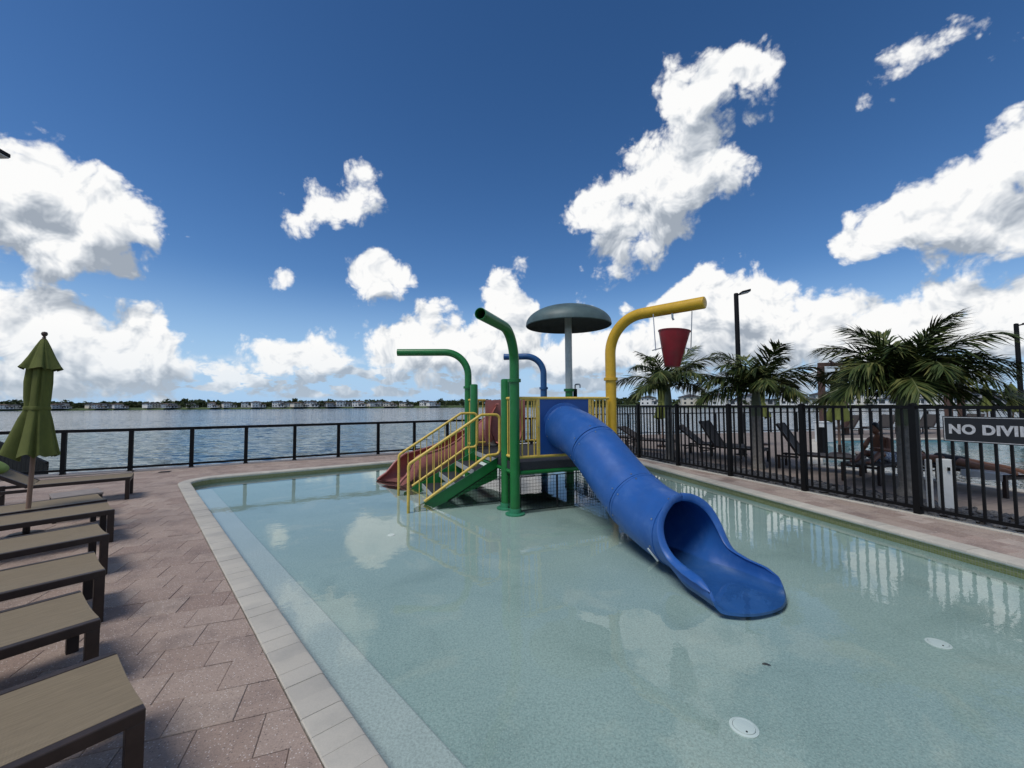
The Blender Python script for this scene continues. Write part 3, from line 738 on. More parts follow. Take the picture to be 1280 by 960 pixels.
# mushroom
mp_ = S(1.9, 1.45); post(1.9, 1.45, 1.9, cap=False)
mu = MB().tube([(mp_.x, mp_.y, 1.93), (mp_.x, mp_.y, 3.62)], .078, 24).build('mushroom_stem', GREYPIPE, ps, smooth=True)
MB().lathe([(.078, 1.87), (.115, 1.872), (.115, 1.93), (.078, 1.932)], 24, (mp_.x, mp_.y, 0), closed=True).build('stem_flange', GREEN, mu, smooth=True, angle=30)
prof = []; 
for i in range(15):
    a = i / 14 * math.pi / 2; prof.append((.94 * math.sin(a) ** .96, 3.35 + .43 * math.cos(a)))
capo = MB().lathe([(0.0, 3.78)] + prof[1:] + [(.942, 3.33), (.93, 3.315)], 56, (mp_.x, mp_.y, 0), closed=True).build('mushroom_cap', MUSH, ps, smooth=True)
MB().lathe([(0.0, 3.70)] + [(r * .975, z - .06) for r, z in prof[1:-1]] + [(.92, 3.318), (.93, 3.315)], 56, (mp_.x, mp_.y, 0), closed=True).build('cap_lining', MUSH_IN, capo, smooth=True)
MB().tube([(mp_.x + .15, mp_.y + .1, 1.2), (mp_.x + .15, mp_.y + .1, 1.93)], .045, 12).build('valve_post', BLACKM, ps, smooth=True)
MB().tube(fillet([(mp_.x + .15, mp_.y + .1, 1.9), (mp_.x + .15, mp_.y + .1, 2.03), (mp_.x + .25, mp_.y + .04, 2.03), (mp_.x + .25, mp_.y + .04, 1.95)], .03, 4), .018, 8).build('spray_nozzle', STEEL, ps, smooth=True)

# platform
MB().obox(S(1.0, 1.43, DECK_Z - .035), (*(U * .98), 0), (*(Vv * 1.40), 0), (0, 0, .035)).build('deck_floor', RUBBER, ps, bevel=.008)
fas = MB()
for (a, b) in (((.09, 0), (1.9, 0)), ((0, .09), (0, 2.8)), ((2, .1), (2, 2.8)), ((.09, 2.86), (1.95, 2.86))):
    MB().tube([S(*a, .44), S(*b, .44)], .036, 14).build('support_beam', GREEN, ps, smooth=True)
    MB().bar(S(*a, .545), S(*b, .545), .022, .135).build('deck_fascia', RUBBER, ps)
def rail(a, b, zt=RAIL_T, zb=RAIL_B, n=4, skip_ends=False, r=.021, parent=None):
    A, B = Vector(a), Vector(b); p = ps
    o = MB().tube([A + Vector((0, 0, zt)), B + Vector((0, 0, zt))], .026, 12).build('guard_rail', YEL_R, p, smooth=True)
    MB().tube([A + Vector((0, 0, zb)), B + Vector((0, 0, zb))], .026, 12).build('lower_rail', YEL_R, o, smooth=True)
    for i in range(n):
        q = A.lerp(B, (i + .5) / n); MB().tube([q + Vector((0, 0, zb)), q + Vector((0, 0, zt))], .0125, 8).build('baluster', YEL_R, o, smooth=True)
    return o
def flat_post(u, v):
    c = S(u, v, (RAIL_T + RAIL_B) / 2); o = MB().obox(c, (*(U * .028), 0), (*(Vv * .02), 0), (0, 0, (RAIL_T - RAIL_B) / 2)).build('panel_post', YEL_R, ps, bevel=.005)
    for z in (.85, 1.2, 1.55):
        MB().tube([S(u, v - .02, z), S(u, v - .03, z)], .009, 8).build('bolt', STEEL, o, smooth=True)
rail(S(.08, 0), S(.42, 0), n=3); rail(S(1.5, 0), S(1.94, .05), n=5)
top = MB().tube([S(.42, 0, RAIL_T), S(1.5, 0, RAIL_T)], .026, 12).build('guard_rail', YEL_R, ps, smooth=True)
MB().tube([S(.42, 0, RAIL_B), S(1.5, 0, RAIL_B)], .026, 12).build('lower_rail', YEL_R, top, smooth=True)
rail(S(0, .07), S(0, .36), n=3); rail(S(0, 2.42), S(0, 2.8), n=3)
rail(S(1.98, .12), S(1.98, 1.38), n=11); rail(S(1.98, 1.52), S(1.98, 2.84), n=11)
rail(S(.06, 2.86), S(.42, 2.86), n=3); rail(S(1.46, 2.86), S(1.94, 2.86), n=4)
flat_post(.44, 0); flat_post(1.48, 0)
# climbing net / mesh screens under the deck
def mesh_panel(a, b, z0, z1, slope=None):
    A, B = Vector(a), Vector(b); L = (B - A).length; d = (B - A) / L; top_at = lambda t: z1 if slope is None else z1 + (slope - z1) * t
    fr = MB()
    fr.bar(A + Vector((0, 0, z0)), B + Vector((0, 0, z0)), .014, .014); fr.bar(A + Vector((0, 0, top_at(0))), B + Vector((0, 0, top_at(1))), .014, .014)
    fr.bar(A + Vector((0, 0, z0)), A + Vector((0, 0, top_at(0))), .016, .016, (1, 0, 0)); fr.bar(B + Vector((0, 0, z0)), B + Vector((0, 0, top_at(1))), .016, .016, (1, 0, 0))
    o = fr.build('mesh_screen', BLACKM, ps)
    w = MB(); n = int(L / .055)
    for i in range(1, n):
        t = i / n; q = A + d * L * t; w.bar(q + Vector((0, 0, z0)), q + Vector((0, 0, top_at(t))), .0038, .0038, (1, 0, 0))
    zz = z0 + .055
    while zz < max(top_at(0), top_at(1)) - .01:
        ts = [t / 40 for t in range(41) if top_at(t / 40) > zz]
        if ts and ts[-1] > ts[0]: w.bar(A + d * L * ts[0] + Vector((0, 0, zz)), A + d * L * ts[-1] + Vector((0, 0, zz)), .0038, .0038)
        zz += .055
    k = w.build('screen_wires', BLACKM, o); k['kind'] = 'stuff'
mesh_panel(S(.10, -.01), S(.78, -.01), -.19, .37); mesh_panel(S(.80, -.01), S(1.85, -.01), -.19, .37)
mesh_panel(S(0, .10), S(0, .36), -.19, .37); mesh_panel(S(.02, .52), S(.02, .80), -.19, .37); mesh_panel(S(2.0, .25), S(2.0, 1.36), -.19, .37)
mesh_panel(S(-.95, .80), S(.02, .80), -.19, -.10, .44)

# stairs on the left face
v0, v1 = .84, 2.18; NST = 4; run = 1.42; rise = (DECK_Z - FLOOR_Z) / NST
st = bpy.data.objects.new('staircase', None); C.objects.link(st); st.parent = ps; st.location = (0, 0, 0)
def stz(u): return DECK_Z + u * (DECK_Z - FLOOR_Z) / run      # nosing line, u negative down the stairs
for v in (v0 - .012, v1 + .012):
    pts = [(-.02, DECK_Z + .0), (-run - .12, FLOOR_Z + .06), (-run - .12, FLOOR_Z + .0), (-run + .10, FLOOR_Z), (-.02, DECK_Z - .38)]
    mb = MB(); A = [S(u, v - .012, z) for u, z in pts]; B = [S(u, v + .012, z) for u, z in pts]; n = len(pts)
    mb.add(A + B, [tuple(range(n)), tuple(reversed(range(n, 2 * n)))] + [(i, (i + 1) % n, n + (i + 1) % n, n + i) for i in range(n)]); mb.build('stringer', GREEN, st)
for i in range(NST - 1):
    z = FLOOR_Z + rise * (i + 1); u0 = -run + run * (i + 1) / NST - .08
    t_ = MB().obox(S(u0 + .15, (v0 + v1) / 2, z - .02), (*(U * .17), 0), (*(Vv * ((v1 - v0) / 2 - .004)), 0), (0, 0, .02)).build('tread', RUBBER, st, bevel=.004)
    MB().obox(S(u0 - .028, (v0 + v1) / 2, z - .04), (*(U * .008), 0), (*(Vv * ((v1 - v0) / 2 - .004)), 0), (0, 0, .045)).build('nosing', NOSE, t_)
MB().obox(S(-.028, (v0 + v1) / 2, DECK_Z - .06), (*(U * .008), 0), (*(Vv * ((v1 - v0) / 2 - .004)), 0), (0, 0, .045)).build('nosing', NOSE, st)
def handrail(v):
    hb = .88; ub = -run - .22
    loop_ = [S(ub, v, FLOOR_Z), S(ub, v, stz(-run) + hb - .06), S(-.34, v, stz(-.16) + hb + .02), S(.02, v, stz(-.16) + hb + .02), S(.02, v, DECK_Z + .07), S(-.22, v, DECK_Z + .06), S(-run + .05, v, stz(-run) + .17)]
    o = MB().tube(fillet(loop_, .09, 5), .0265, 12).build('handrail', YEL_R, st, smooth=True)
    for i in range(11):
        u = -run - .10 + (run - .02) * (i + .5) / 11
        zl = max(FLOOR_Z + .02, stz(u) + .13); zl = min(zl, DECK_Z + .06)
        tt = (u - ub) / (-.34 - ub); zt = (stz(-run) + hb - .06) + ((stz(-.16) + hb + .02) - (stz(-run) + hb - .06)) * min(tt, 1)
        if u > -.34: zt = stz(-.16) + hb + .02
        MB().tube([S(u, v, zl), S(u, v, zt)], .0085, 8).build('baluster', YEL_R, o, smooth=True)
    MB().tube([S(-.16, v, DECK_Z - .05), S(-.16, v, DECK_Z + .06)], .018, 8).build('rail_bracket', YEL_R, o, smooth=True)
handrail(v0 - .05); handrail(v1 + .05)

# blue tube slide
TS = V2(.925, 7.21); TD = V2(.32, -.947).normalized(); TN = V2(TD.y, -TD.x)     # TN to the slide's right-hand... (viewed from above)
def interp(x, tab):
    for (x0, y0), (x1, y1) in zip(tab, tab[1:]):
        if x <= x1: t = (x - x0) / (x1 - x0); return y0 + (y1 - y0) * t
    return tab[-1][1]
KS = [.16]
def smooth_tab(tab):
    def f(x):
        k = KS[0]; return sum(interp(min(max(x + k * j, tab[0][0]), tab[-1][0]), tab) * w for j, w in ((-2, .1), (-1, .2), (0, .4), (1, .2), (2, .1)))
    return f
zc = smooth_tab([(-.3, 1.19), (.0, 1.19), (.35, 1.14), (.7, 1.06), (1.07, .92), (1.55, .62), (2.05, .345), (2.5, .215), (2.95, .175), (3.4, .188), (4.2, .20)])
def tc(s_): p = TS + TD * s_; return Vector((p.x, p.y, zc(s_)))
def tfr(s_):
    T = (tc(s_ + .03) - tc(s_ - .03)).normalized(); Rt = Vector((TN.x, TN.y, 0)).normalized(); return T, Rt, Rt.cross(T) * (1 if Rt.cross(T).z > 0 else -1)
RTUBE = .385
slide = bpy.data.objects.new('tube_slide', None); C.objects.link(slide); slide.parent = ps
def ring(s_, r, n=40):
    T, Rt, Up = tfr(s_); c = tc(s_); return [c + (Rt * math.sin(2 * math.pi * k / n) + Up * math.cos(2 * math.pi * k / n)) * r for k in range(n)]
S_RING = 2.87
for (a, b) in ((.02, 1.06), (1.07, 2.06), (2.07, S_RING)):
    rows = []; k = 14
    rows.append(ring(a, RTUBE)); rows.append(ring(a + .002, RTUBE + .007)); rows.append(ring(a + .03, RTUBE + .007)); rows.append(ring(a + .036, RTUBE))
    for i in range(1, k): rows.append(ring(a + .036 + (b - a - .072) * i / k, RTUBE))
    rows += [ring(b - .036, RTUBE), ring(b - .03, RTUBE + .007), ring(b - .002, RTUBE + .007), ring(b, RTUBE)]
    inner = [ring(b - (b - a) * i / 10, RTUBE - .02) for i in range(11)]
    o = MB().grid(rows + inner, closed=True).build('tube_section', BLUE, slide, smooth=True, angle=35)
    for sb in (a + .06, b - .06):
        T, Rt, Up = tfr(sb); c = tc(sb)
        for ang in (-115, -70, -25, 20, 65, 110):
            d = Rt * math.sin(R(ang)) + Up * math.cos(R(ang)); q = c + d * RTUBE
            MB().tube([q - d * .002, q + d * .006], .011, 8).build('bolt', STEEL, o, smooth=True)
# flange ring against the panel
MB().grid([ring(.0, RTUBE + .005), ring(.0, RTUBE + .055), ring(.025, RTUBE + .055), ring(.03, RTUBE + .005)], closed=True).build('panel_flange', BLUE, slide, smooth=True, angle=35)
mb = MB().obox(S(.96, .0, 1.2), (*(U * .505), 0), (*(Vv * .014), 0), (0, 0, .485)); mb.build('slide_panel', BLUE_IN, ps, bevel=.01)
# open run-out
S_END = 3.87
th = smooth_tab([(S_RING, 180), (2.885, 160), (2.92, 138), (2.97, 112), (3.04, 90), (3.13, 74), (3.26, 65), (3.4, 63), (3.56, 62), (3.68, 56), (3.8, 46), (4.2, 36)])
def thm(s_):
    if s_ <= S_RING + .001: return 180.0
    KS[0] = .035; r_ = min(180.0, th(s_)); KS[0] = .16; return r_
hwf = [(2.7, .42), (3.0, .33), (3.15, .24), (3.35, .195), (3.54, .18), (3.66, .14), (3.74, .075), (3.9, .05), (4.2, .05)]
def sstep(x): x = max(0.0, min(1.0, x)); return x * x * (3 - 2 * x)
def chute_pt(s_, fr_, r):
    """fr_ -1..1 across the section: full circle at the mouth, flat-floored trough at the lip"""
    T, Rt, Up = tfr(s_); c = tc(s_); f = sstep((s_ - 2.93) / .44); aa = R(fr_ * thm(s_)); x = math.sin(aa) * r; z = -math.cos(aa) * r
    w = (r - RTUBE) + .390 + .035 * sstep((s_ - 3.3) / .45); rc = .11; KS[0] = .05; hw = max(.045, interp(s_, hwf)) ; KS[0] = .16; rc = min(rc, hw)
    half = (w - rc) + rc * math.pi / 2 + (hw - rc); d = abs(fr_) * half; sg_ = 1 if fr_ >= 0 else -1
    if d < w - rc: ux, uz = d, 0.0
    elif d < w - rc + rc * math.pi / 2: q_ = (d - (w - rc)) / rc; ux, uz = w - rc + rc * math.sin(q_), rc - rc * math.cos(q_)
    else: ux, uz = w, rc + d - (w - rc) - rc * math.pi / 2
    uz += -RTUBE + (RTUBE - r) + .012 * (ux / w) ** 2
    return c + Rt * (x * (1 - f) + sg_ * ux * f) + Up * (z * (1 - f) + uz * f - .015 * sstep((s_ - 3.4) / .5))
def s_at(i, N, frac):        # rows end in a rounded lip
    t = (i / N) ** 1.55; se = S_END - .20 * abs(frac) ** 2.6; return S_RING - .02 + (se - S_RING + .02) * t
N, K = 48, 34
outer = []; inner_ = []
for i in range(N + 1):
    ro, ri = [], []
    for k in range(K + 1):
        fr_ = -1 + 2 * k / K; s_ = s_at(i, N, fr_); a = fr_
        ro.append(chute_pt(s_, a, RTUBE)); ri.append(chute_pt(s_, a, RTUBE - .022))
    outer.append(ro); inner_.append(ri)
mb = MB().grid(outer); mb.grid([list(reversed(r)) for r in inner_])
mb.grid([outer[-1], inner_[-1]])
ex = mb.build('slide_runout', BLUE, slide, smooth=True, angle=50)
edge = [outer[i][0].lerp(inner_[i][0], .5) for i in range(N + 1)]; edge2 = [outer[i][K].lerp(inner_[i][K], .5) for i in range(N + 1)]
for e_, sg in ((edge, -1), (edge2, 1)):
    rows = []
    for i, p in enumerate(e_):
        T = (e_[min(i + 1, N)] - e_[max(i - 1, 0)]).normalized(); c = tc(s_at(i, N, 1.0)); outw = (p - c); outw = (outw - T * outw.dot(T)).normalized(); sd = T.cross(outw)
        fe = max(0.0, 1 - max(0, i / N - .86) / .14) ** .6; w, h = .006 + .038 * fe, .005 + .010 * fe
        rows.append([p + outw * (math.cos(x) * w + .016 * fe) + sd * math.sin(x) * h for x in [2 * math.pi * q / 10 for q in range(10)]])
    m_ = MB().grid(rows, closed=True); m_.f.append(tuple(range(len(m_.v) - 10, len(m_.v)))); m_.build('rolled_rim', BLUE, ex, smooth=True, angle=60)
T, Rt, Up = tfr(S_RING - .12); c = tc(S_RING - .12)
sgn = -1 if Rt.x > 0 else 1
q = c + (Rt * sgn * math.sin(R(118)) + Up * math.cos(R(118))) * (RTUBE + .004); q2 = c + (Rt * sgn * math.sin(R(136)) + Up * math.cos(R(136))) * (RTUBE + .02) + T * .1
MB().bar(q, q2, .035, .008, (q - c)).build('support_bracket', WHITE, slide)

# red flume slide curling away behind the stairs
rpath = [S(.93, 2.7, .62), S(.93, 3.1, .60), Vector((-.42, 10.62, .54)), Vector((-.86, 10.86, .42)), Vector((-1.35, 10.72, .20)), Vector((-1.75, 10.32, -.02)), Vector((-2.1, 9.85, -.10)), Vector((-2.45, 9.35, -.12)), Vector((-2.72, 8.95, -.135))]
def catmull(P, n):
    out = []
    for i in range(len(P) - 1):
        a, b, c_, d = P[max(i - 1, 0)], P[i], P[i + 1], P[min(i + 2, len(P) - 1)]
        for k in range(n): t = k / n; out.append(.5 * ((2 * b) + (c_ - a) * t + (2 * a - 5 * b + 4 * c_ - d) * t * t + (3 * b - a - 3 * c_ + d) * t ** 3))
    return out + [P[-1]]
rp = catmull(rpath, 6); M_ = len(rp); o_rows, i_rows = [], []
for i, p in enumerate(rp):
    T = (rp[min(i + 1, M_ - 1)] - rp[max(i - 1, 0)]); T.z = 0; T.normalize(); sd = Vector((T.y, -T.x, 0)); t = i / (M_ - 1)
    wall = interp(t, [(0, 1.0), (.25, .80), (.4, .66), (.70, .60), (.84, .56), (.89, .42), (.93, .20), (1, .07)]); half = .38
    k_ = min(1.0, wall / .5); cs = [(-half * (1 - .36 * k_), wall), (-half * (1 + .02 * k_), wall * .74), (-half * 1.08, wall * .36), (-half * .8, wall * .08), (-half * .4, .0), (0, -.012), (half * .4, 0), (half * .8, wall * .08), (half * 1.08, wall * .36), (half * (1 + .02 * k_), wall * .74), (half * (1 - .36 * k_), wall)]
    o_rows.append([p + sd * (x * 1.06) + Vector((0, 0, z - .02)) for x, z in cs]); i_rows.append([p + sd * x + Vector((0, 0, z)) for x, z in reversed(cs)])
mb = MB(); mb.grid([a + b for a, b in zip(o_rows, i_rows)], closed=True)
mb.f.append(tuple(range(len(mb.v) - 22, len(mb.v))))
rs = mb.build('red_slide', RED, ps, smooth=True, angle=50)
for k in (0, 10):
    MB().tube([o_rows[i][k].lerp(i_rows[i][10 - k], .5) for i in range(M_)], .026, 10).build('slide_rim', RED, rs, smooth=True)
MB().obox(S(.94, 2.86, 1.2), (*(U * .52), 0), (*(Vv * .014), 0), (0, 0, .5)).build('hood_panel', RED, ps, bevel=.01)
hr = []
for v in (2.86, 3.0, 3.15, 3.3):
    hr.append([S(.94 + .46 * math.cos(a), v, .98 + .52 * math.sin(a)) for a in [math.pi * q / 16 for q in range(17)]])
mb = MB().grid(hr); mb.build('slide_hood', RED, rs, smooth=True)
mid = o_rows[int(M_ * .55)][5]
MB().tube([(mid.x, mid.y, FLOOR_Z), (mid.x, mid.y, mid.z)], .05, 14).build('slide_support', GREEN, rs, smooth=True)

# dump bucket hanging from the yellow pipe
bk = Vector((2.757, 6.86, 0)); pv = 2.55
bu = thing('dump_bucket', (bk.x, bk.y, 2.2), 'red cone-shaped dump bucket hanging from the curved yellow pipe', 'bucket')
tl = Matrix.Rotation(R(5), 3, 'Y'); bprof = [(.0, 2.225), (.115, 2.22), (.125, 2.23), (.252, 2.82), (.262, 2.822), (.264, 2.835), (.25, 2.838), (.238, 2.82), (.112, 2.245), (0.0, 2.24)]
mb = MB().lathe(bprof, 32, (0, 0, 0), closed=True); mb.v = [tuple(bk + Vector((0, 0, pv)) + tl @ (Vector(v) - Vector((0, 0, pv)))) for v in mb.v]
mb.build('bucket_body', BUCKET, bu, smooth=True)
for sx, zt in ((-.30, 3.16), (.30, 3.16)):
    t_ = sx / (yd.x); top_p = Vector((bk.x + sx, bk.y + yd.y * t_ * .0, zt)); 
    MB().tube([(bk.x + sx, bk.y, pv - .05), (bk.x + sx * .97, bk.y - sx * .35, 3.15)], .0085, 8).build('hanger_rod', STEEL, bu, smooth=True)
    MB().tube([(bk.x + sx * 1.2, bk.y, pv - .05 + (.0)), (bk.x + sx * .55, bk.y, pv + .0)], .009, 8).build('pivot_arm', STEEL, bu, smooth=True)
MB().tube([(bk.x, bk.y, 3.16), (bk.x, bk.y, 3.06), (bk.x + .02, bk.y, 3.02)], .018, 10).build('fill_nozzle', STEEL, ya, smooth=True)

# ================================================================== FENCES
lf_pts = [V2(-14.2, 8.0), V2(-13.02, 8.56), V2(-11.85, 9.12), V2(-10.68, 9.68), V2(-9.55, 10.18), V2(-8.5, 10.78), V2(-7.47, 11.40), V2(-6.44, 12.02), V2(-5.41, 12.64), V2(-4.38, 13.26), V2(-3.35, 13.88), V2(-2.32, 14.5), V2(-1.29, 15.12), V2(-.26, 15.74), V2(.77, 16.36), V2(1.75, 16.96)]
lf = thing('lake_railing', (-8.5, 10.78, 0), 'low black metal railing with clear panels along the lake edge', 'railing')
for i, p in enumerate(lf_pts):
    ang = math.atan2(.6, 1.03)
    o = MB().box((p.x, p.y, .49), (.085, .085, .98), ang).build('post', BLACKM, lf)
    MB().box((p.x, p.y, .004), (.11, .11, .012), ang).build('base_plate', BLACKM, o)
    if i + 1 < len(lf_pts):
        q = lf_pts[i + 1]; d = (q - p).normalized(); a, b = p + d * .044, q - d * .044
        MB().bar((p.x, p.y, 1.015), (q.x, q.y, 1.015), .095, .072).build('top_rail', BLACKM, lf)
        MB().bar((a.x, a.y, .085), (b.x, b.y, .085), .045, .05).build('bottom_rail', BLACKM, lf)
        MB().bar((a.x, a.y, .537), (b.x, b.y, .537), .006, .85).build('clear_panel', GLASS, lf)
# picket fence
pf = thing('picket_fence', (FENCE_A.x, FENCE_A.y, 0), 'tall black metal picket fence between the two pools', 'fence')
FP = [FENCE_A + FENCE_D * (1.6 * k) for k in range(-4, 8)]
ang = math.atan2(FENCE_D.y, FENCE_D.x)
for i, p in enumerate(FP):
    o = MB().box((p.x, p.y, .785), (.08, .08, 1.545), ang).build('post', BLACKM, pf)
    MB().lathe([(.062, 1.558), (.062, 1.566), (.0, 1.585)], 4, (p.x, p.y, 0)).build('post_cap', BLACKM, o)
    if i + 1 < len(FP):
        q = FP[i + 1]; d = FENCE_D
        for z, nm in ((1.52, 'top_rail'), (.10, 'bottom_rail')):
            a, b = p + d * .041, q - d * .041; MB().bar((a.x, a.y, z), (b.x, b.y, z), .042, .046).build(nm, BLACKM, pf)
        for k in range(1, 12):
            c = p + d * (1.6 * k / 12); MB().box((c.x, c.y, .80), (.027, .026, 1.40), ang).build('picket', BLACKM, pf)
# farther railing round the large pool
fr = thing('far_railing', (12, 21.6, 0), 'thin black railing along the lake behind the large pool', 'railing')
fpts = [V2(2.2, 17.75), V2(4.25, 20.2)] + [V2(4.25, 20.2).lerp(V2(22, 23.25), k / 11) for k in range(1, 12)] + [V2(22, 23.25).lerp(V2(45, 24.1), k / 12) for k in range(1, 13)]
for i, p in enumerate(fpts):
    MB().box((p.x, p.y, .52), (.06, .06, 1.04), .17).build('post', BLACKM, fr)
    if i + 1 < len(fpts):
        q = fpts[i + 1]; MB().bar((p.x, p.y, 1.07), (q.x, q.y, 1.07), .07, .05).build('top_rail', BLACKM, fr); MB().bar((p.x, p.y, .1), (q.x, q.y, .1), .035, .04).build('bottom_rail', BLACKM, fr)
# stair guard leading down to the water at the left
gd = thing('dock_ramp_guard', (-12.6, 10.4, -1), 'dark vertical-board guard sloping down beyond the lake railing', 'guard')
A, B = V2(-14.4, 10.75), V2(-11.75, 10.3)
for k in range(19):
    t = k / 19; a = A.lerp(B, t); b = A.lerp(B, (k + .94) / 19); zt = 1.0 - .80 * t
    MB().add([(a.x, a.y, -1.3), (b.x, b.y, -1.3), (b.x, b.y, zt - .04), (a.x, a.y, zt), (a.x, a.y + .03, -1.3), (b.x, b.y + .03, -1.3), (b.x, b.y + .03, zt - .04), (a.x, a.y + .03, zt)], [(0, 1, 2, 3), (7, 6, 5, 4), (3, 2, 6, 7), (1, 5, 6, 2), (0, 3, 7, 4), (0, 4, 5, 1)]).build('board', BLACKM, gd)
MB().bar((A.x, A.y - .02, 1.03), (B.x, B.y - .02, .19), .06, .05).build('top_rail', BLACKM, gd)

# sign on the picket fence
s0 = FENCE_A - FENCE_D * .33 - FENCE_N * .03; s1 = FENCE_A - FENCE_D * 1.40 - FENCE_N * .03; sd = (s1 - s0).normalized(); mid = (s0 + s1) / 2
sg = thing('warning_sign', (mid.x, mid.y, 1.06), 'black sign with silver block letters NO DIVING on the picket fence', 'sign')
MB().bar((s0.x, s0.y, 1.235), (s1.x, s1.y, 1.235), .014, .335).build('board', SIGNB, sg)
ft = -FENCE_N * .0085
bd = MB()
for (a, b, z0, z1) in ((.012, 1.058, 1.392, 1.384), (.012, 1.058, 1.086, 1.078), (.012, .020, 1.0865, 1.3835), (1.050, 1.058, 1.0865, 1.3835)):
    p, q = s0 + sd * a + ft, s0 + sd * b + ft; bd.add([(p.x, p.y, z1), (q.x, q.y, z1), (q.x, q.y, z0), (p.x, p.y, z0)], [(0, 1, 2, 3)])
bd.build('border', SILVER, sg)
def text_mesh(txt, h, width, off=.0):
    cu = bpy.data.curves.new('lettering', 'FONT'); cu.body = txt; cu.align_x = 'LEFT'; cu.size = 1; cu.offset = off; cu.extrude = .004; cu.space_character = 1.08
    o = bpy.data.objects.new('lettering_tmp', cu); C.objects.link(o); dg = bpy.context.evaluated_depsgraph_get(); me = bpy.data.meshes.new_from_object(o.evaluated_get(dg)); bpy.data.objects.remove(o)
    xs = [v.co.x for v in me.vertices]; ys = [v.co.y for v in me.vertices]; x0, x1, y0, y1 = min(xs), max(xs), min(ys), max(ys)
    for v in me.vertices: v.co.x = (v.co.x - x0) / (x1 - x0) * width; v.co.y = (v.co.y - y0) / (y1 - y0) * h
    return me
me = text_mesh('NO DIVING', .130, .87, .045); me.materials.clear()
lt = link('lettering', me, SILVER, sg); 
zx = Vector((sd.x, sd.y, 0)); zn = Vector((-FENCE_N.x, -FENCE_N.y, 0))
lp0 = s0 + sd * .062 - FENCE_N * .008
lt.matrix_local = Matrix.Translation(Vector((lp0.x - mid.x, lp0.y - mid.y, 1.170 - 1.06))) @ Matrix((zx, Vector((0, 0, 1)), zn)).transposed().to_4x4()

# ================================================================== LOUNGERS, UMBRELLAS
def make_lounger(label, group, back=0.0, dark=False, name='sun_lounger'):
    """local: foot end at the origin, bed runs along +X, width along Y (0..0.66)"""
    t = thing(name, (0, 0, 0), label, 'lounger', group); sl_ = SLING_D if dark else SLING; W, Lg, Z = .64, 1.98, .38; hinge = 1.15
    def seg(nm, x0, x1, z0, z1):
        o = MB().bar((x0, .022, z0), (x1, .022, z1), .044, .052).build(nm, FRAME, t, bevel=.005, local=True); rows = []
        MB().bar((x0, W - .022, z0), (x1, W - .022, z1), .044, .052).build('side_rail', FRAME, o, bevel=.005, local=True)
        for i in range(9):
            f = i / 8; x = x0 + (x1 - x0) * f; z = z0 + (z1 - z0) * f
            rows.append([(x, .046 + (W - .092) * k / 8, z + .024 - .018 * math.sin(math.pi * k / 8)) for k in range(9)])
        m2 = MB().grid(rows); m2.grid([[(p[0], p[1], p[2] - .006) for p in reversed(r)] for r in rows]); m2.build('sling', sl_, o, smooth=True, local=True)
        return o
    f = seg('bed_frame', .0, hinge, Z - .026, Z - .026)
    MB().bar((.022, .045, Z - .055), (.022, W - .045, Z - .055), .044, .045).build('foot_rail', FRAME, t, local=True)
    ca, sa = math.cos(back), math.sin(back); Lb = Lg - hinge
    seg('backrest', hinge + .01, hinge + .01 + Lb * ca, Z - .026 + .002, Z - .024 + Lb * sa)
    for x in (.03, 1.55):
        for y in (.026, W - .026): MB().box((x, y, (Z - .05) / 2), (.058, .048, Z - .05)).build('leg', FRAME, t, bevel=.004, local=True)
    MB().bar((1.55, .045, .2), (1.55, W - .045, .2), .03, .03).build('stretcher', FRAME, t, local=True)
    for y in (.024, W - .024): MB().bar((hinge, y, Z - .08), (1.62, y, Z - .08), .04, .045).build('support_rail', FRAME, t, local=True)
    return t
AX = R(-127.5)                          # direction foot -> head of the row beside the pool
lab = ['{} along the pool paving'.format(x) for x in ()]
row = [((-1.49, 1.70), 0, 0, 'brown framed lounger with tan woven sling, nearest to the open end of the row'),
       ((-2.37, 2.385), 0, 0, 'brown framed flat lounger, second in the row from its open end'),
       ((-3.05, 3.09), 0, 0, 'brown framed flat lounger, third in the row from its open end'),
       ((-3.87, 3.94), 0, 0, 'brown framed flat lounger standing just in front of the green umbrella pole'),
       ((-4.73, 4.87), 0, 0, 'brown framed flat lounger standing just behind the green umbrella pole'),
       ((-5.35, 5.40), 0, 0, 'brown framed flat lounger with its foot half hidden behind a neighbour'),
       ((-6.62, 7.06), R(33), -14, 'brown framed lounger with raised back and a green cushion by the lake railing')]
flat = make_lounger(row[0][3], 'loungers in a row beside the toddler pool')
first = True
for (p, bk_, da, lb) in row:
    if bk_: o = make_lounger(lb, 'loungers in a row beside the toddler pool', bk_)
    elif first: o = flat; first = False
    else: o = copy_tree(flat)
    o['label'] = lb; a = AX + R(da + (0 if bk_ else {-2.37: 1.6, -3.05: -1.0, -3.87: .8, -4.73: -1.4, -5.35: 2.0}.get(p[0], 0))); o.rotation_euler = (0, 0, a)
    # the given point is the foot corner on the near side: local (0, W)
    W = .64; o.location = (p[0] + math.sin(a) * W, p[1] - math.cos(a) * W, 0)
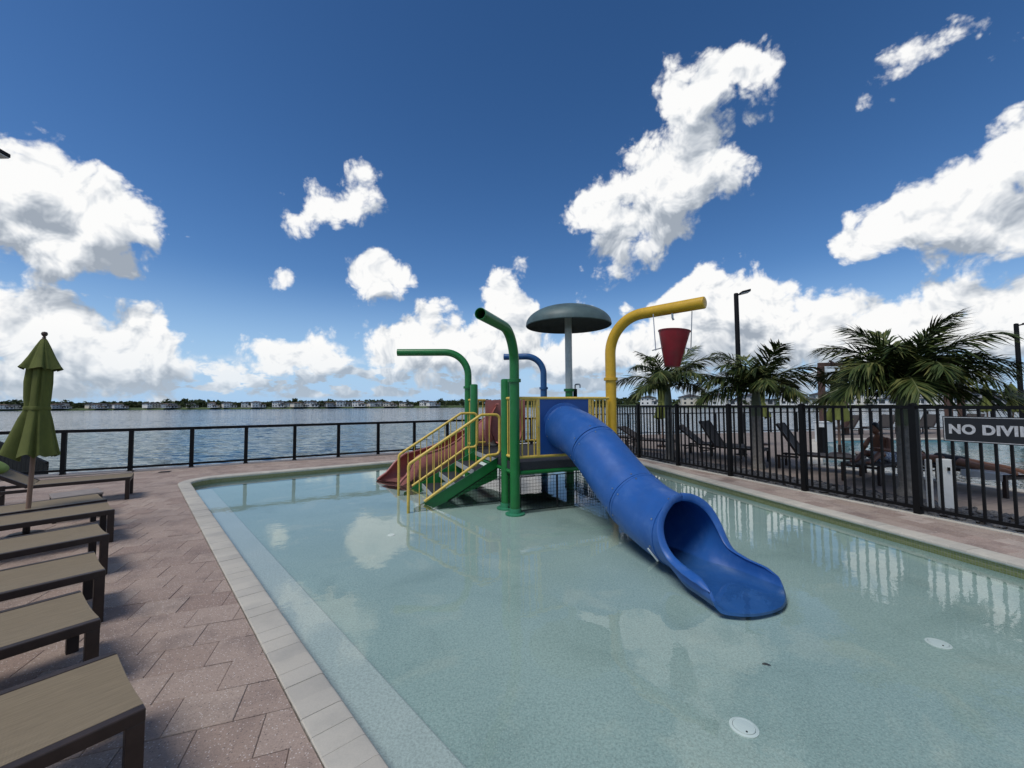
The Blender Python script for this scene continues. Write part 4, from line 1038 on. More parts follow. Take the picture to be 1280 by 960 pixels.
# cushion on the far lounger, side table between loungers
a = AX + R(-14); c = Vector((-6.62 + math.sin(a) * .32, 7.06 - math.cos(a) * .32, 0)) + Vector((math.cos(a), math.sin(a), 0)) * 1.62
mb = MB(); rows = []
for i in range(13):
    u = -1 + 2 * i / 12; rr_ = []
    for k in range(25):
        th_ = 2 * math.pi * k / 24; x = math.copysign(abs(math.cos(th_)) ** .7, math.cos(th_)); y = math.copysign(abs(math.sin(th_)) ** .7, math.sin(th_))
        f = math.sqrt(max(0, 1 - u * u)) ** .55; rr_.append(Vector((x * .30 * f, y * .20 * f, u * .075)))
    rows.append(rr_)
Mx = Matrix.Rotation(a, 3, 'Z') @ Matrix.Rotation(R(-33), 3, 'Y') @ Matrix.Rotation(R(90), 3, 'Z')
rows = [[Mx @ p + Vector((c.x, c.y, .70)) for p in r] for r in rows]
mb.grid(rows, closed=True); mb.f.append(tuple(range(25))); cu_ = mb.build('cushion', CANVAS_L, smooth=True, label='plump lime green cushion on the raised lounger back', category='cushion')
st_ = thing('side_table', (-6.35, 5.95, 0), 'low brown side table between two loungers by the umbrella', 'table', rz=AX)
MB().box((0, 0, .335), (.5, .5, .03)).build('table_top', mat('grey_tan_slat', (.24, .20, .17), .6, var=.2, vscale=10), st_, local=True, bevel=.005)
for sx in (-1, 1):
    for sy in (-1, 1): MB().box((sx * .22, sy * .22, .16), (.04, .04, .32)).build('leg', FRAME, st_, local=True)
for s_y in (-.235, .235): MB().box((0, s_y, .30), (.48, .028, .04)).build('apron', FRAME, st_, local=True)

PLEATS = [(R(-62), .10), (R(2), .16), (R(55), .12), (R(118), .18), (R(176), .12), (R(236), .15)]
def make_umbrella(label, group, closed_w=1.0, name='closed_umbrella'):
    t = thing(name, (0, 0, 0), label, 'umbrella', group)
    MB().tube([(0, 0, .05), (0, 0, 2.46)], .036, 14).build('pole', WOOD, t, smooth=True, local=True)
    MB().lathe([(.26, 0), (.26, .05), (.22, .07), (.05, .08), (.045, .3), (.026, .31)], 24).build('base', FRAME, t, smooth=True, local=True, angle=30)
    rng_ = random.Random(5)
    def skirt(prof, lob, amp, n=96, ph=0.0, hem=0.0):
        rows = []
        for j, (r, z) in enumerate(prof):
            f = amp[j]; rr_ = []
            for k in range(n):
                a = 2 * math.pi * k / n; w = .45 * math.cos(lob * a + ph + .5 * math.sin(2 * a)) - 1.1 * sum(math.exp(-(((a - c0 - ph * .3 + math.pi) % (2 * math.pi) - math.pi) / wd) ** 2) for c0, wd in PLEATS) + .25
                q = r * (1 + f * w) * (1 + .06 * math.sin(2 * a + 1.1)); rr_.append((q * math.cos(a), q * math.sin(a) * .92, z + hem * f * w * (1 if j == len(prof) - 1 else .3)))
            rows.append(rr_)
        return rows
    lowr = skirt([(.05, 2.36), (.12, 2.24), (.155, 2.1), (.165, 1.9), (.16, 1.7), (.155, 1.6), (.162, 1.555), (.20, 1.45), (.255, 1.25), (.315, 1.06), (.335, 1.0)], 5, [0, .14, .28, .34, .26, .12, .12, .24, .34, .38, .38], hem=.14)
    MB().grid(lowr, closed=True).build('canopy', CANVAS, t, smooth=True, local=True, angle=70)
    rr_ = skirt([(.02, 2.47), (.05, 2.44), (.10, 2.36), (.17, 2.23), (.235, 2.125), (.27, 2.075)], 6, [0, .05, .10, .16, .20, .22], ph=.6, hem=.10)
    MB().grid(rr_, closed=True).build('top_flap', CANVAS, t, smooth=True, local=True, angle=70)
    MB().grid([[(.172 * (1 + .1 * math.cos(5 * a)) * math.cos(a) * k, .158 * (1 + .1 * math.cos(5 * a)) * math.sin(a) * k, z) for a in [2 * math.pi * q / 60 for q in range(60)]] for z, k in ((1.56, .99), (1.57, 1.03), (1.60, 1.03), (1.61, .99))], closed=True).build('tie_strap', CANVAS, t, smooth=True, local=True)
    MB().lathe([(.012, 2.45), (.03, 2.475), (.018, 2.487), (.04, 2.505), (.048, 2.525), (.035, 2.545), (0, 2.552)], 18).build('finial', BROWNK, t, smooth=True, local=True)
    return t
um = make_umbrella('closed olive green umbrella with wooden pole among the loungers by the lake', None)
um.scale = (.64, .64, 1); um.location = (-5.93, 5.0, 0); um.rotation_euler = (R(-1.0), R(1.2), R(20))

# ================================================================== BEHIND THE PICKET FENCE
def place_u(x, y, s_, label, rz):
    o = copy_tree(um); o.location = (x, y, 0); o.scale = (s_, s_, 1.04); o.rotation_euler = (0, 0, rz); o['label'] = label; o['group'] = 'closed umbrellas round the large pool'
place_u(9.9, 12.3, 1.0, 'closed green umbrella beside the white box at the large pool', .4)
place_u(5.55, 15.0, .85, 'closed green umbrella behind the palm under the red bucket', 1.2)
place_u(9.45, 15.4, .8, 'closed green umbrella hidden behind the grey palm trunk beside a lamp post', 2.0)
for x in (25.8, 27.2): place_u(x, 22.0, .9, 'closed green umbrella far across the large pool near the lake railing', x)
loungers2 = [((8.0, 9.2), 132, 60, 'dark lounger with its back raised steeply near the black pool bollard'),
             ((6.95, 11.0), 128, 58, 'dark lounger with raised back half hidden by the middle palm trunk'),
             ((6.9, 12.0), 140, 40, 'dark lounger with low raised back between two palms'),
             ((5.55, 13.6), 140, 30, 'dark lounger beside the palm under the red bucket'), ((4.6, 15.2), 140, 58, 'dark lounger with raised back near the corner of the lake railing'),
             ((6.98, 7.75), 26, 8, 'dark lounger on which a person in white shorts sits'),
             ((8.75, 6.75), 93, 4, 'dark lounger on which a person lies flat'),
             ((15.6, 19.4), 20, 45, 'dark lounger across the large pool'), ((17.6, 19.6), 20, 45, 'dark lounger across the large pool'), ((19.9, 19.8), 20, 45, 'dark lounger across the large pool'), ((22.4, 20.0), 20, 45, 'dark lounger across the large pool')]
made = {}
for (p, rot, bk_, lb) in loungers2:
    if bk_ in made: o = copy_tree(made[bk_]); o['label'] = lb
    else: o = make_lounger(lb, 'loungers round the large pool', R(bk_), True, name='pool_lounger'); made[bk_] = o
    o.location = (p[0], p[1], .002); o.rotation_euler = (0, 0, R(rot))
for (x, y, lb) in ((6.15, 12.9, 'low brown side table between loungers behind the middle palm'), (8.75, 10.0, 'low brown side table near the corner of the large pool')):
    o = copy_tree(st_); o.location = (x, y, .002); o['label'] = lb
t = thing('storage_box', (12.45, 16.2, 0), 'white square box at the corner of the large pool', 'box')
MB().box((12.45, 16.2, .40), (.50, .4, .78), .2).build('body', WHITE, t, bevel=.02); MB().box((12.45, 16.2, .81), (.54, .44, .04), .2).build('lid', WHITE, t, bevel=.01)
t = thing('bollard', (9.15, 12.0, 0), 'slim black bollard near the corner of the large pool', 'bollard')
MB().box((9.15, 12.0, .42), (.12, .12, .84), .2).build('body', BLACKM, t, bevel=.006); MB().box((9.15, 12.0, .85), (.14, .14, .02), .2).build('cap', BLACKM, t)
t = thing('utility_pedestal', (6.42, 6.15, 0), 'white plastic utility pedestal behind the picket fence by the large palm', 'pedestal')
MB().box((6.46, 6.1, .37), (.15, .10, .74), R(-20)).build('body', WHITE, t, bevel=.012); MB().box((6.335, 6.21, .36), (.05, .09, .72), R(-20)).build('side_post', WHITE, t, bevel=.006); MB().box((6.45, 6.03, .60), (.03, .012, .05), R(-20)).build('latch', BLACKM, t)

def lamp_post(base, h, label, arm=(.45, 0)):
    t = thing('lamp_post', (base[0], base[1], 0), label, 'lamp post', 'lamp posts round the pools'); x, y = base
    MB().lathe([(.16, 0), (.16, .03), (.085, .05), (.078, .3), (.066, h - .06), (.06, h - .02), (0, h)], 16, (x, y, 0)).build('pole', BLACKM, t, smooth=True, angle=30)
    ax, ay = arm; L = math.hypot(ax, ay); d = V2(ax / L, ay / L); e = (x + ax, y + ay)
    MB().bar((x, y, h - .1), (x + ax * .5, y + ay * .5, h - .02), .05, .05).build('arm', BLACKM, t)
    hd = MB().obox((x + ax * .85, y + ay * .85, h + .015), (d.x * L * .42, d.y * L * .42, .03), (-d.y * .13, d.x * .13, 0), (0, 0, .032)).build('lamp_head', BLACKM, t, bevel=.01)
    MB().obox((x + ax * .85, y + ay * .85, h - .024), (d.x * L * .40, d.y * L * .40, .028), (-d.y * .118, d.x * .118, 0), (0, 0, .006)).build('lens', WHITE, hd)
p = gy(920, 366, 12.5); lamp_post((p.x, p.y), p.z, 'slim black lamp post rising behind the middle palm', (.30, -.05))
p = gy(1270, 404, 15.0); lamp_post((p.x, p.y), p.z, 'black lamp post beyond the large palm by the far pool edge', (.7, -.1))
p = gy(-72, 187, 6.2); lamp_post((p.x, p.y), p.z, 'lamp post whose head just reaches over the row of loungers', (.62, .1))

# ---- palms
def frond_mesh(name, L, el0, droop, seed, leafw=.034, leafl=.52, n=46):
    rg = random.Random(seed); pts = []; x = z = 0.0; N = 24
    for i in range(N + 1):
        t = i / N; pts.append(Vector((x, 0, z))); e = el0 - droop * t ** 1.35; x += math.cos(e) * L / N; z += math.sin(e) * L / N
    ra = MB().tube(pts, .02, 6, r_list=[.026 * (1 - .85 * i / N) + .003 for i in range(N + 1)])
    lv = MB()
    for k in range(n):
        t = .10 + .90 * k / (n - 1); f = t * N; i = min(int(f), N - 1); p = pts[i].lerp(pts[i + 1], f - i); T = (pts[i + 1] - pts[i]).normalized(); Up_ = T.cross(Vector((0, -1, 0)))
        ll = leafl * (.42 + .58 * math.sin(math.pi * min(1, (t * .82 + .16)))) * rg.uniform(.85, 1.12)
        for sd_ in (-1, 1):
            sweep = R(58 - 34 * t + rg.uniform(-7, 7)); lift = R(rg.uniform(-20, 50) * (1 - .45 * t))
            d = (T * math.cos(sweep) + Vector((0, sd_, 0)) * math.sin(sweep)).normalized(); d = (d * math.cos(lift) + Up_ * math.sin(lift)).normalized()
            wv = d.cross(Up_).normalized() * leafw * .5 * rg.uniform(.8, 1.15)
            a, b = p, p + d * ll * .5 + Vector((0, 0, -.015 * ll)); c_ = p + d * ll + Vector((0, 0, -ll * rg.uniform(.08, .26)))
            fold = Up_ * leafw * .18
            lv.add([a - wv * .5, a + wv * .5, b - wv - fold * 0, b + wv, c_], [(0, 1, 3, 2), (2, 3, 4)])
    return ra.mesh(name + '_stalk', smooth=True), lv.mesh(name)
FR = {}
def palm(base, label, trunk_h, shaft_h, r0, r1, L, fr_list, seed, trunk_m=TRUNK, dry=0, group='palm trees behind the picket fence', ringed=True, shaft=True, leafl=.52, n=46, lean=(0, 0)):
    t = thing('palm_tree', (base[0], base[1], 0), label, 'palm tree', group); rg = random.Random(seed)
    prof = []; z = 0.0; nr = int(trunk_h / .075)
    for i in range(nr + 1):
        f = i / nr; r = r0 + (r1 - r0) * f + .05 * max(0, 1 - f * 8)
        if ringed: prof += [(r * .985, trunk_h * f - .004 if i else 0), (r * 1.012, trunk_h * f + .02)]
        else: prof.append((r * rg.uniform(.96, 1.05), trunk_h * f))
    MB().lathe(prof, 22, (base[0], base[1], -.02)).build('trunk', trunk_m, t, smooth=True, angle=60)
    top_z = trunk_h
    if shaft:
        MB().lathe([(r1 * .98, trunk_h - .02), (r1 * 1.06, trunk_h + .06), (r1 * 1.02, trunk_h + shaft_h * .3), (r1 * .8, trunk_h + shaft_h * .7), (r1 * .55, trunk_h + shaft_h), (0, trunk_h + shaft_h + .02)], 20, (base[0], base[1], -.02)).build('crownshaft', SHAFT, t, smooth=True)
        top_z = trunk_h + shaft_h - .08
    for k, (el, dr, cnt) in enumerate(fr_list):
        for j in range(cnt):
            key = (round(L, 2), el, dr, j % 2)
            if key not in FR: FR[key] = frond_mesh('leaflets', L * rg.uniform(.93, 1.07), R(el), R(dr), hash(key) % 1000, leafl=leafl, n=n)
            st_m, lf_m = FR[key]; az = 2 * math.pi * (j + rg.uniform(-.25, .25)) / cnt + k * .7
            o = bpy.data.objects.new('frond', st_m); C.objects.link(o); o.parent = t
            if not st_m.materials: st_m.materials.append(RACH)
            o.location = (math.cos(az) * r1 * .35, math.sin(az) * r1 * .35, top_z + rg.uniform(-.06, .06)); o.rotation_euler = (rg.uniform(-.25, .25), 0, az); s_ = rg.uniform(.9, 1.08); o.scale = (s_, s_, s_)
            lm = lf_m
            if dry and k == len(fr_list) - 1 and j < dry:
                lm = lf_m.copy(); lm.materials.clear(); lm.materials.append(FROND_O)
            elif not lf_m.materials: lf_m.materials.append(FROND)
            q = bpy.data.objects.new('leaflets', lm); C.objects.link(q); q.parent = o
    return t
palm((6.80, 6.98), 'large full palm with ringed grey trunk beside the white pedestal', 1.22, .70, .165, .15, 1.36, [(76, 56, 4), (60, 70, 6), (45, 80, 7), (28, 80, 6), (8, 54, 2)], 11, dry=0, leafl=.56, n=84)
palm((6.02, 9.98), 'palm with ringed grey trunk and one browned frond in front of a lamp post', 1.30, .66, .13, .115, 1.5, [(66, 60, 4), (54, 72, 5), (38, 76, 6), (18, 62, 4)], 12, dry=1, leafl=.54, n=72)
palm((4.42, 11.45), 'slim palm standing under the red bucket', 1.45, .70, .105, .095, 1.60, [(76, 56, 2), (56, 74, 4), (38, 78, 5), (16, 58, 3)], 13, leafl=.52, n=66)
pg = thing('pergola', (16.6, 18.6, 0), 'brown timber pergola at the far side of the large pool', 'pergola')
TIMB = mat('brown_stained_timber', (.10, .055, .042), .8, var=.3, vscale=6)
for (x, y) in ((13.8, 18.0), (19.4, 18.0), (16.6, 20.2), (22.4, 20.2)): MB().box((x, y, 1.6), (.2, .2, 3.2), .1).build('post', TIMB, pg, bevel=.01)
for (x0, x1, y) in ((13.7, 20.0, 18.0), (16.5, 23.0, 20.2)): MB().bar((x0, y, 3.28), (x1, y, 3.28), .12, .16).build('beam', TIMB, pg)
for k in range(9): MB().bar((13.9 + k * .68, 17.6, 3.40), (16.8 + k * .68, 20.6, 3.40), .06, .07).build('rafter', TIMB, pg)

# ---- people
def skin_body(name, verts, edges, parent, material, sub=2):
    me = bpy.data.meshes.new(name); me.from_pydata([v[0] for v in verts], edges, []); o = bpy.data.objects.new(name + '_rig', me); C.objects.link(o)
    md = o.modifiers.new('skin', 'SKIN'); md.use_smooth_shade = True; md.branch_smoothing = .6
    for i, v in enumerate(verts):
        r = v[1]; me.skin_vertices[0].data[i].radius = (r, r) if not isinstance(r, tuple) else r
    me.skin_vertices[0].data[0].use_root = True
    o.modifiers.new('sub', 'SUBSURF').levels = sub; o.modifiers['sub'].render_levels = sub
    dg = bpy.context.evaluated_depsgraph_get(); m2 = bpy.data.meshes.new_from_object(o.evaluated_get(dg)); bpy.data.objects.remove(o)
    m2.polygons.foreach_set('use_smooth', [True] * len(m2.polygons)); m2.name = name; m2.materials.clear()
    return link(name, m2, material, parent)
def head_mesh(c, fwd, upv, s_=1.0):
    """egg-shaped head with brow, nose, mouth, chin and ears"""
    c, fwd, upv = Vector(c), Vector(fwd).normalized(), Vector(upv).normalized(); rt = fwd.cross(upv).normalized(); upv = rt.cross(fwd); mb = MB(); rows = []
    for i in range(17):
        v = -1 + 2 * i / 16; f = math.sqrt(max(0.0004, 1 - v * v)); row_ = []
        for k in range(24):
            a = 2 * math.pi * k / 24; x = math.sin(a); y = math.cos(a); w = .075 * f * (1 - .16 * max(0, -v)); d = .096 * f
            off = 0
            if y > .85: off = (.024 * math.exp(-((v + .08) / .13) ** 2) * (1 if abs(x) < .3 else 0)) + .006 * math.exp(-((v - .22) / .1) ** 2) + .006 * math.exp(-((v + .42) / .07) ** 2) + .010 * math.exp(-((v + .78) / .15) ** 2)
            if abs(x) > .95: off = .0
            row_.append(c + rt * (x * w * s_ * (1.14 if abs(x) > .97 and abs(v) < .22 else 1)) + fwd * ((y * d + off - .004) * s_) + upv * (v * .122 * s_))
        rows.append(row_)
    mb.grid(rows, closed=True); mb.f.append(tuple(range(24))); mb.f.append(tuple(reversed(range(16 * 24, 17 * 24)))); return mb, rt, fwd, upv
def hand(verts, edges, wrist_i, pos, d, side, curl):
    d, side = Vector(d).normalized(), Vector(side).normalized(); nn = d.cross(side); p = Vector(pos); k0 = len(verts)
    verts.append((p + d * .045, (.028, .014))); edges.append((wrist_i, k0)); verts.append((p + d * .085, (.032, .013))); edges.append((k0, k0 + 1))
    for j, ln in enumerate((.062, .072, .067, .052)):
        b = p + d * .09 + side * (-.027 + .018 * j); k = len(verts); verts.append((b, .0085)); edges.append((k0 + 1, k))
        verts.append((b + d * ln * .55 - nn * curl * .3 * ln, .008)); edges.append((k, k + 1)); verts.append((b + d * ln * .85 - nn * curl * ln, .0065)); edges.append((k + 1, k + 2))
    k = len(verts); verts.append((p + d * .04 - side * .035, .010)); edges.append((k0, k)); verts.append((p + d * .075 - side * .055 - nn * .01, .009)); edges.append((k, k + 1))
def person_sitting(base, rz, label):
    t = thing('person', base, label, 'person', rz=rz)       # local: faces +X, sits at the origin
    V_ = []; E_ = []
    def add(p, r, par=None): V_.append((Vector(p), r)); (E_.append((par, len(V_) - 1)) if par is not None else None); return len(V_) - 1
    pel = add((0, 0, .10), (.15, .11)); ab = add((.03, 0, .24), (.135, .10), pel); ch = add((.10, 0, .40), (.155, .11), ab); nk = add((.17, 0, .535), .055, ch); hd = add((.215, 0, .60), .05, nk)
    for s_ in (-1, 1):
        sh = add((.12, s_ * .165, .47), .056, ch); el = add((.27, s_ * .215, .25), .042, sh); wr = add((.47, s_ * .10, .30), .028, el)
        hand(V_, E_, wr, (.47, s_ * .10, .30), (.9, -s_ * .3, .15), (0, s_, 0), .6)
        hp = add((.05, s_ * .095, .085), .088, pel); kn = add((.44, s_ * .13, .20), .060, hp); an = add((.80, s_ * .12, .045), .040, kn); toe = add((.96, s_ * .13, .05), (.042, .028), an)
    b = skin_body('body', V_, E_, t, SKIN2)
    mb, rt, fw, up_ = head_mesh((.27, 0, .68), (.92, 0, -.38), (.38, 0, .92)); mb.build('head', SKIN2, t, smooth=True, local=True)
    hm = MB(); rows = []
    for i in range(11):
        v = -.25 + 1.25 * i / 10; f = math.sqrt(max(0.0004, 1 - min(1, v) ** 2)); rows.append([Vector((.27, 0, .68)) + rt * (math.sin(a) * .088 * f) + fw * (min(math.cos(a), .45 + .5 * v) * .112 * f - .010) + up_ * (v * .138) for a in [2 * math.pi * k / 24 for k in range(24)]])
    hm.grid(rows, closed=True).build('hair', HAIR, t, smooth=True, local=True)
    sv = [(Vector((-.005, 0, .11)), (.168, .125)), (Vector((.05, .10, .09)), .104), (Vector((.36, .128, .178)), .085), (Vector((.05, -.10, .09)), .104), (Vector((.36, -.128, .178)), .085)]
    skin_body('shorts', sv, [(0, 1), (1, 2), (0, 3), (3, 4)], t, SHORTS)
    return t
def person_lying(base, rz, label):
    t = thing('person', base, label, 'person', rz=rz)       # local: lies on the front, feet at the origin, head at +X
    V_ = []; E_ = []
    def add(p, r, par=None): V_.append((Vector(p), r)); (E_.append((par, len(V_) - 1)) if par is not None else None); return len(V_) - 1
    pel = add((.86, 0, .13), (.105, .15)); ab = add((1.06, 0, .105), (.085, .125), pel); ch = add((1.27, 0, .12), (.10, .15), ab); nk = add((1.43, 0, .14), .05, ch); hd = add((1.49, 0, .15), .048, nk)
    for s_ in (-1, 1):
        sh = add((1.36, s_ * .15, .12), .052, ch); el = add((1.52, s_ * .30, .06), .038, sh); wr = add((1.70, s_ * .14, .06), .026, el); hand(V_, E_, wr, (1.70, s_ * .14, .06), (.8, -s_ * .5, 0), (0, s_, 0), .3)
        hp = add((.80, s_ * .09, .12), .088, pel); kn = add((.42, s_ * .12, .085), .058, hp); cf = add((.27, s_ * .12, .09), .055, kn); an = add((.04, s_ * .11, .07), .036, cf); toe = add((-.12, s_ * .12, .035), (.03, .04), an)
    skin_body('body', V_, E_, t, SKIN)
    mb, rt, fw, up_ = head_mesh((1.57, 0, .16), (.3, .8, -.2), (1, -.2, .05)); mb.build('head', SKIN, t, smooth=True, local=True)
    hm = MB(); rows = []
    for i in range(11):
        v = -.35 + 1.35 * i / 10; f = math.sqrt(max(0.0004, 1 - min(1, v) ** 2)); rows.append([Vector((1.57, 0, .16)) + rt * (math.sin(a) * .09 * f) + fw * (min(math.cos(a), .4 + .5 * v) * .114 * f - .012) + up_ * (v * .14) for a in [2 * math.pi * k / 24 for k in range(24)]])
    hm.grid(rows, closed=True).build('hair', HAIRB, t, smooth=True, local=True)
    skin_body('swimsuit', [(Vector((.88, 0, .135)), (.118, .163)), (Vector((.79, .09, .125)), .098), (Vector((.70, .098, .117)), .090), (Vector((.79, -.09, .125)), .098), (Vector((.70, -.098, .117)), .090), (Vector((1.08, 0, .11)), (.098, .138)), (Vector((1.27, 0, .125)), (.112, .162))], [(0, 1), (1, 2), (0, 3), (3, 4), (0, 5), (5, 6)], t, SWIM)
    return t
a = R(26); cx, cy = 6.98 + math.cos(a) * .95 - math.sin(a) * .32, 7.75 + math.sin(a) * .95 + math.cos(a) * .32
person_sitting((cx, cy, .37), a + math.pi, 'person with dark hair and white patterned shorts sitting bent forward on lounger')
a = R(93); cx, cy = 8.75 + math.cos(a) * .10 - math.sin(a) * .32, 6.75 + math.sin(a) * .10 + math.cos(a) * .32
person_lying((cx, cy, .36), a, 'person in black swimwear lying face down along a lounger')
tw = MB(); 
for i in range(1): pass
a = R(93); rows = []
for i in range(9):
    x = .02 + .60 * i / 8; rows.append([(8.75 + math.cos(a) * x - math.sin(a) * y, 6.75 + math.sin(a) * x + math.cos(a) * y, z) for y, z in ((-.03, .26 + .01 * math.sin(i)), (-.02, .385), (.2, .381), (.45, .383), (.66, .385), (.672, .27 + .012 * math.sin(i * 1.7)))])
MB().grid(rows).build('towel', TOWEL, smooth=True, label='white towel spread over the foot of the lounger where a person lies', category='towel')

# ================================================================== POOL FITTINGS
def drain(px, py, label, r=.075, z=FLOOR_Z):
    p = gz(px, py, z); t = thing('drain_cover', (p.x, p.y, z), label, 'drain cover', 'white fittings in the pool floor')
    MB().lathe([(r, 0), (r, .006), (r * .82, .010), (r * .78, .008)], 32, (p.x, p.y, z), closed=True).build('rim', DRAINW, t, smooth=True, angle=30)
    MB().lathe([(r * .76, .004), (r * .75, .010), (r * .5, .012), (0, .0125)], 32, (p.x, p.y, z), closed=True).build('lid', DRAINW, t, smooth=True, angle=30)
    MB().lathe([(r * .07, .011), (r * .07, .0145), (0, .0145)], 10, (p.x - r * .1, p.y - r * .55, z)).build('screw', BLACKM, t)
drain(930, 910, 'round white drain cover in the pool floor in front of the blue slide'); drain(1173, 805, 'round white drain cover in the pool floor near the picket fence side'); drain(489, 669, 'small white inlet in the pool floor beside the stair foot', .05)
p = gz(957, 831, FLOOR_Z); mb = MB(); rows = []
for i in range(7):
    t_ = i / 6; w = .009 * math.sin(math.pi * t_) + .0008; x = p.x + .05 * (t_ - .5); y = p.y - .02 * t_ + .012 * math.sin(math.pi * t_); rows.append([(x, y - w, FLOOR_Z + .006), (x, y, FLOOR_Z + .010 + .004 * math.sin(3 * t_)), (x, y + w, FLOOR_Z + .006)])
MB().grid(rows).build('fallen_leaf', mat('dead_leaf', (.03, .022, .012), .7), smooth=True, label='small curled dark leaf lying on the pool floor', category='leaf')
p = gz(206, 590); t = thing('deck_drain', (p.x, p.y, 0), 'small dark grate set in the pavers near the lake railing', 'grate')
MB().box((p.x, p.y, .003), (.22, .16, .010), R(20)).build('frame', BLACKM, t)
for k in range(5): MB().box((p.x + (k - 2) * .036, p.y + (k - 2) * .013, .010), (.016, .13, .005), R(20)).build('slat', BLACKM, t)

# ================================================================== FAR SHORES
GRASS = mat('shore_grass', (.055, .085, .022), .9, var=.35, vscale=.08)
def shore_line(pts, depth, z0=-.9, z1=.6):
    mb = MB(); rows = [[], [], [], []]
    for p in pts: rows[0].append((p.x, p.y, LAKE_Z - .4)); rows[1].append((p.x * 1.004, p.y + 1.5, z0 + .5)); rows[2].append((p.x * 1.02, p.y + 8, z1)); rows[3].append((p.x * 1.9, p.y + depth, z1 + 2))
    return mb.grid(rows)
LS = [V2(-1200, 150), V2(-600, 215), V2(-420, 268), V2(-300, 300), V2(-150, 330), V2(-40, 345), V2(40, 330), V2(90, 275), V2(110, 215), V2(140, 185), V2(200, 172), V2(280, 160), V2(420, 140), V2(700, 100), V2(1200, 60)]
shore_line(LS, 700).build('far_shore', GRASS, kind='structure', smooth=True)
LEAFD = leaf_mat('far_tree_leaf', (.028, .044, .014), (.050, .070, .022), (.085, .100, .036))
def clump_mesh(seed, n=260, rx=1.0, rz=1.0, qs=.16):
    rg = random.Random(seed); mb = MB(); cl = [(Vector((rg.uniform(-.65, .65) * rx, rg.uniform(-.65, .65) * rx, rg.uniform(-.5, .7) * rz)), rg.uniform(.32, .55)) for _ in range(9)]
    for _ in range(n):
        c, r = rg.choice(cl); d = Vector((rg.gauss(0, 1), rg.gauss(0, 1), rg.gauss(0, 1))).normalized(); p = c + d * r * rg.uniform(.6, 1.05); s_ = qs * rg.uniform(.6, 1.3)
        a = Vector((rg.gauss(0, 1), rg.gauss(0, 1), rg.gauss(0, 1))).normalized(); b = a.cross(d + Vector((.01, .02, 0))).normalized(); a = (a - b * a.dot(b)).normalized()
        mb.add([p - a * s_ - b * s_ * .6, p + a * s_ - b * s_ * .5, p + a * s_ * .8 + b * s_ * .6, p - a * s_ * .9 + b * s_ * .6], [(0, 1, 2, 3)])
    return mb.mesh('crown')
CR = [clump_mesh(40 + i, 240, 1.0, 1.0 + .15 * (i % 3)) for i in range(6)]
for c_ in CR: c_.materials.append(LEAFD)
TKM = MB().lathe([(.09, -1.6), (.06, -.2), (.02, .3)], 6).mesh('trunk'); TKM.materials.append(TRUNK_B)
def tree(x, y, z, s_, sz, label, group, i):
    t = thing('tree', (x, y, z - .5), label, 'tree', group)
    o = bpy.data.objects.new('crown', CR[i % 6]); C.objects.link(o); o.parent = t; o.location = (0, 0, sz * 1.15 + .5); o.scale = (s_, s_, sz); o.rotation_euler = (0, 0, i * 1.7)
    k = bpy.data.objects.new('trunk', TKM); C.objects.link(k); k.parent = t; k.location = (0, 0, sz * 1.15 + .5); k.scale = (s_, s_, sz * .72)
def shore_at(px, back):
    """point on the far shore seen in photo column px, `back` metres behind the waterline"""
    d = ray(px, 505); d = V2(d.x, d.y).normalized(); best = None
    for a, b in zip(LS, LS[1:]):
        e = b - a; den = d.x * e.y - d.y * e.x
        if abs(den) < 1e-9: continue
        t = (a.x * e.y - a.y * e.x) / den; u_ = (a.x * d.y - a.y * d.x) / den
        if t > 0 and 0 <= u_ <= 1 and (best is None or t < best): best = t
    return d * (best + back), best
WALLW = mat('white_stucco', (.80, .78, .73), .8, var=.06, vscale=.5); WALLC = mat('cream_stucco', (.72, .65, .53), .8, var=.06, vscale=.5); WALLG = mat('grey_stucco', (.42, .42, .42), .8, var=.06, vscale=.5)
ROOFD = mat('dark_tile_roof', (.050, .047, .050), .8, var=.25, vscale=1.2); ROOFB = mat('brown_tile_roof', (.13, .085, .06), .8, var=.25, vscale=1.2)
WIN = mat('dark_window_glass', (.02, .024, .03), .15); 
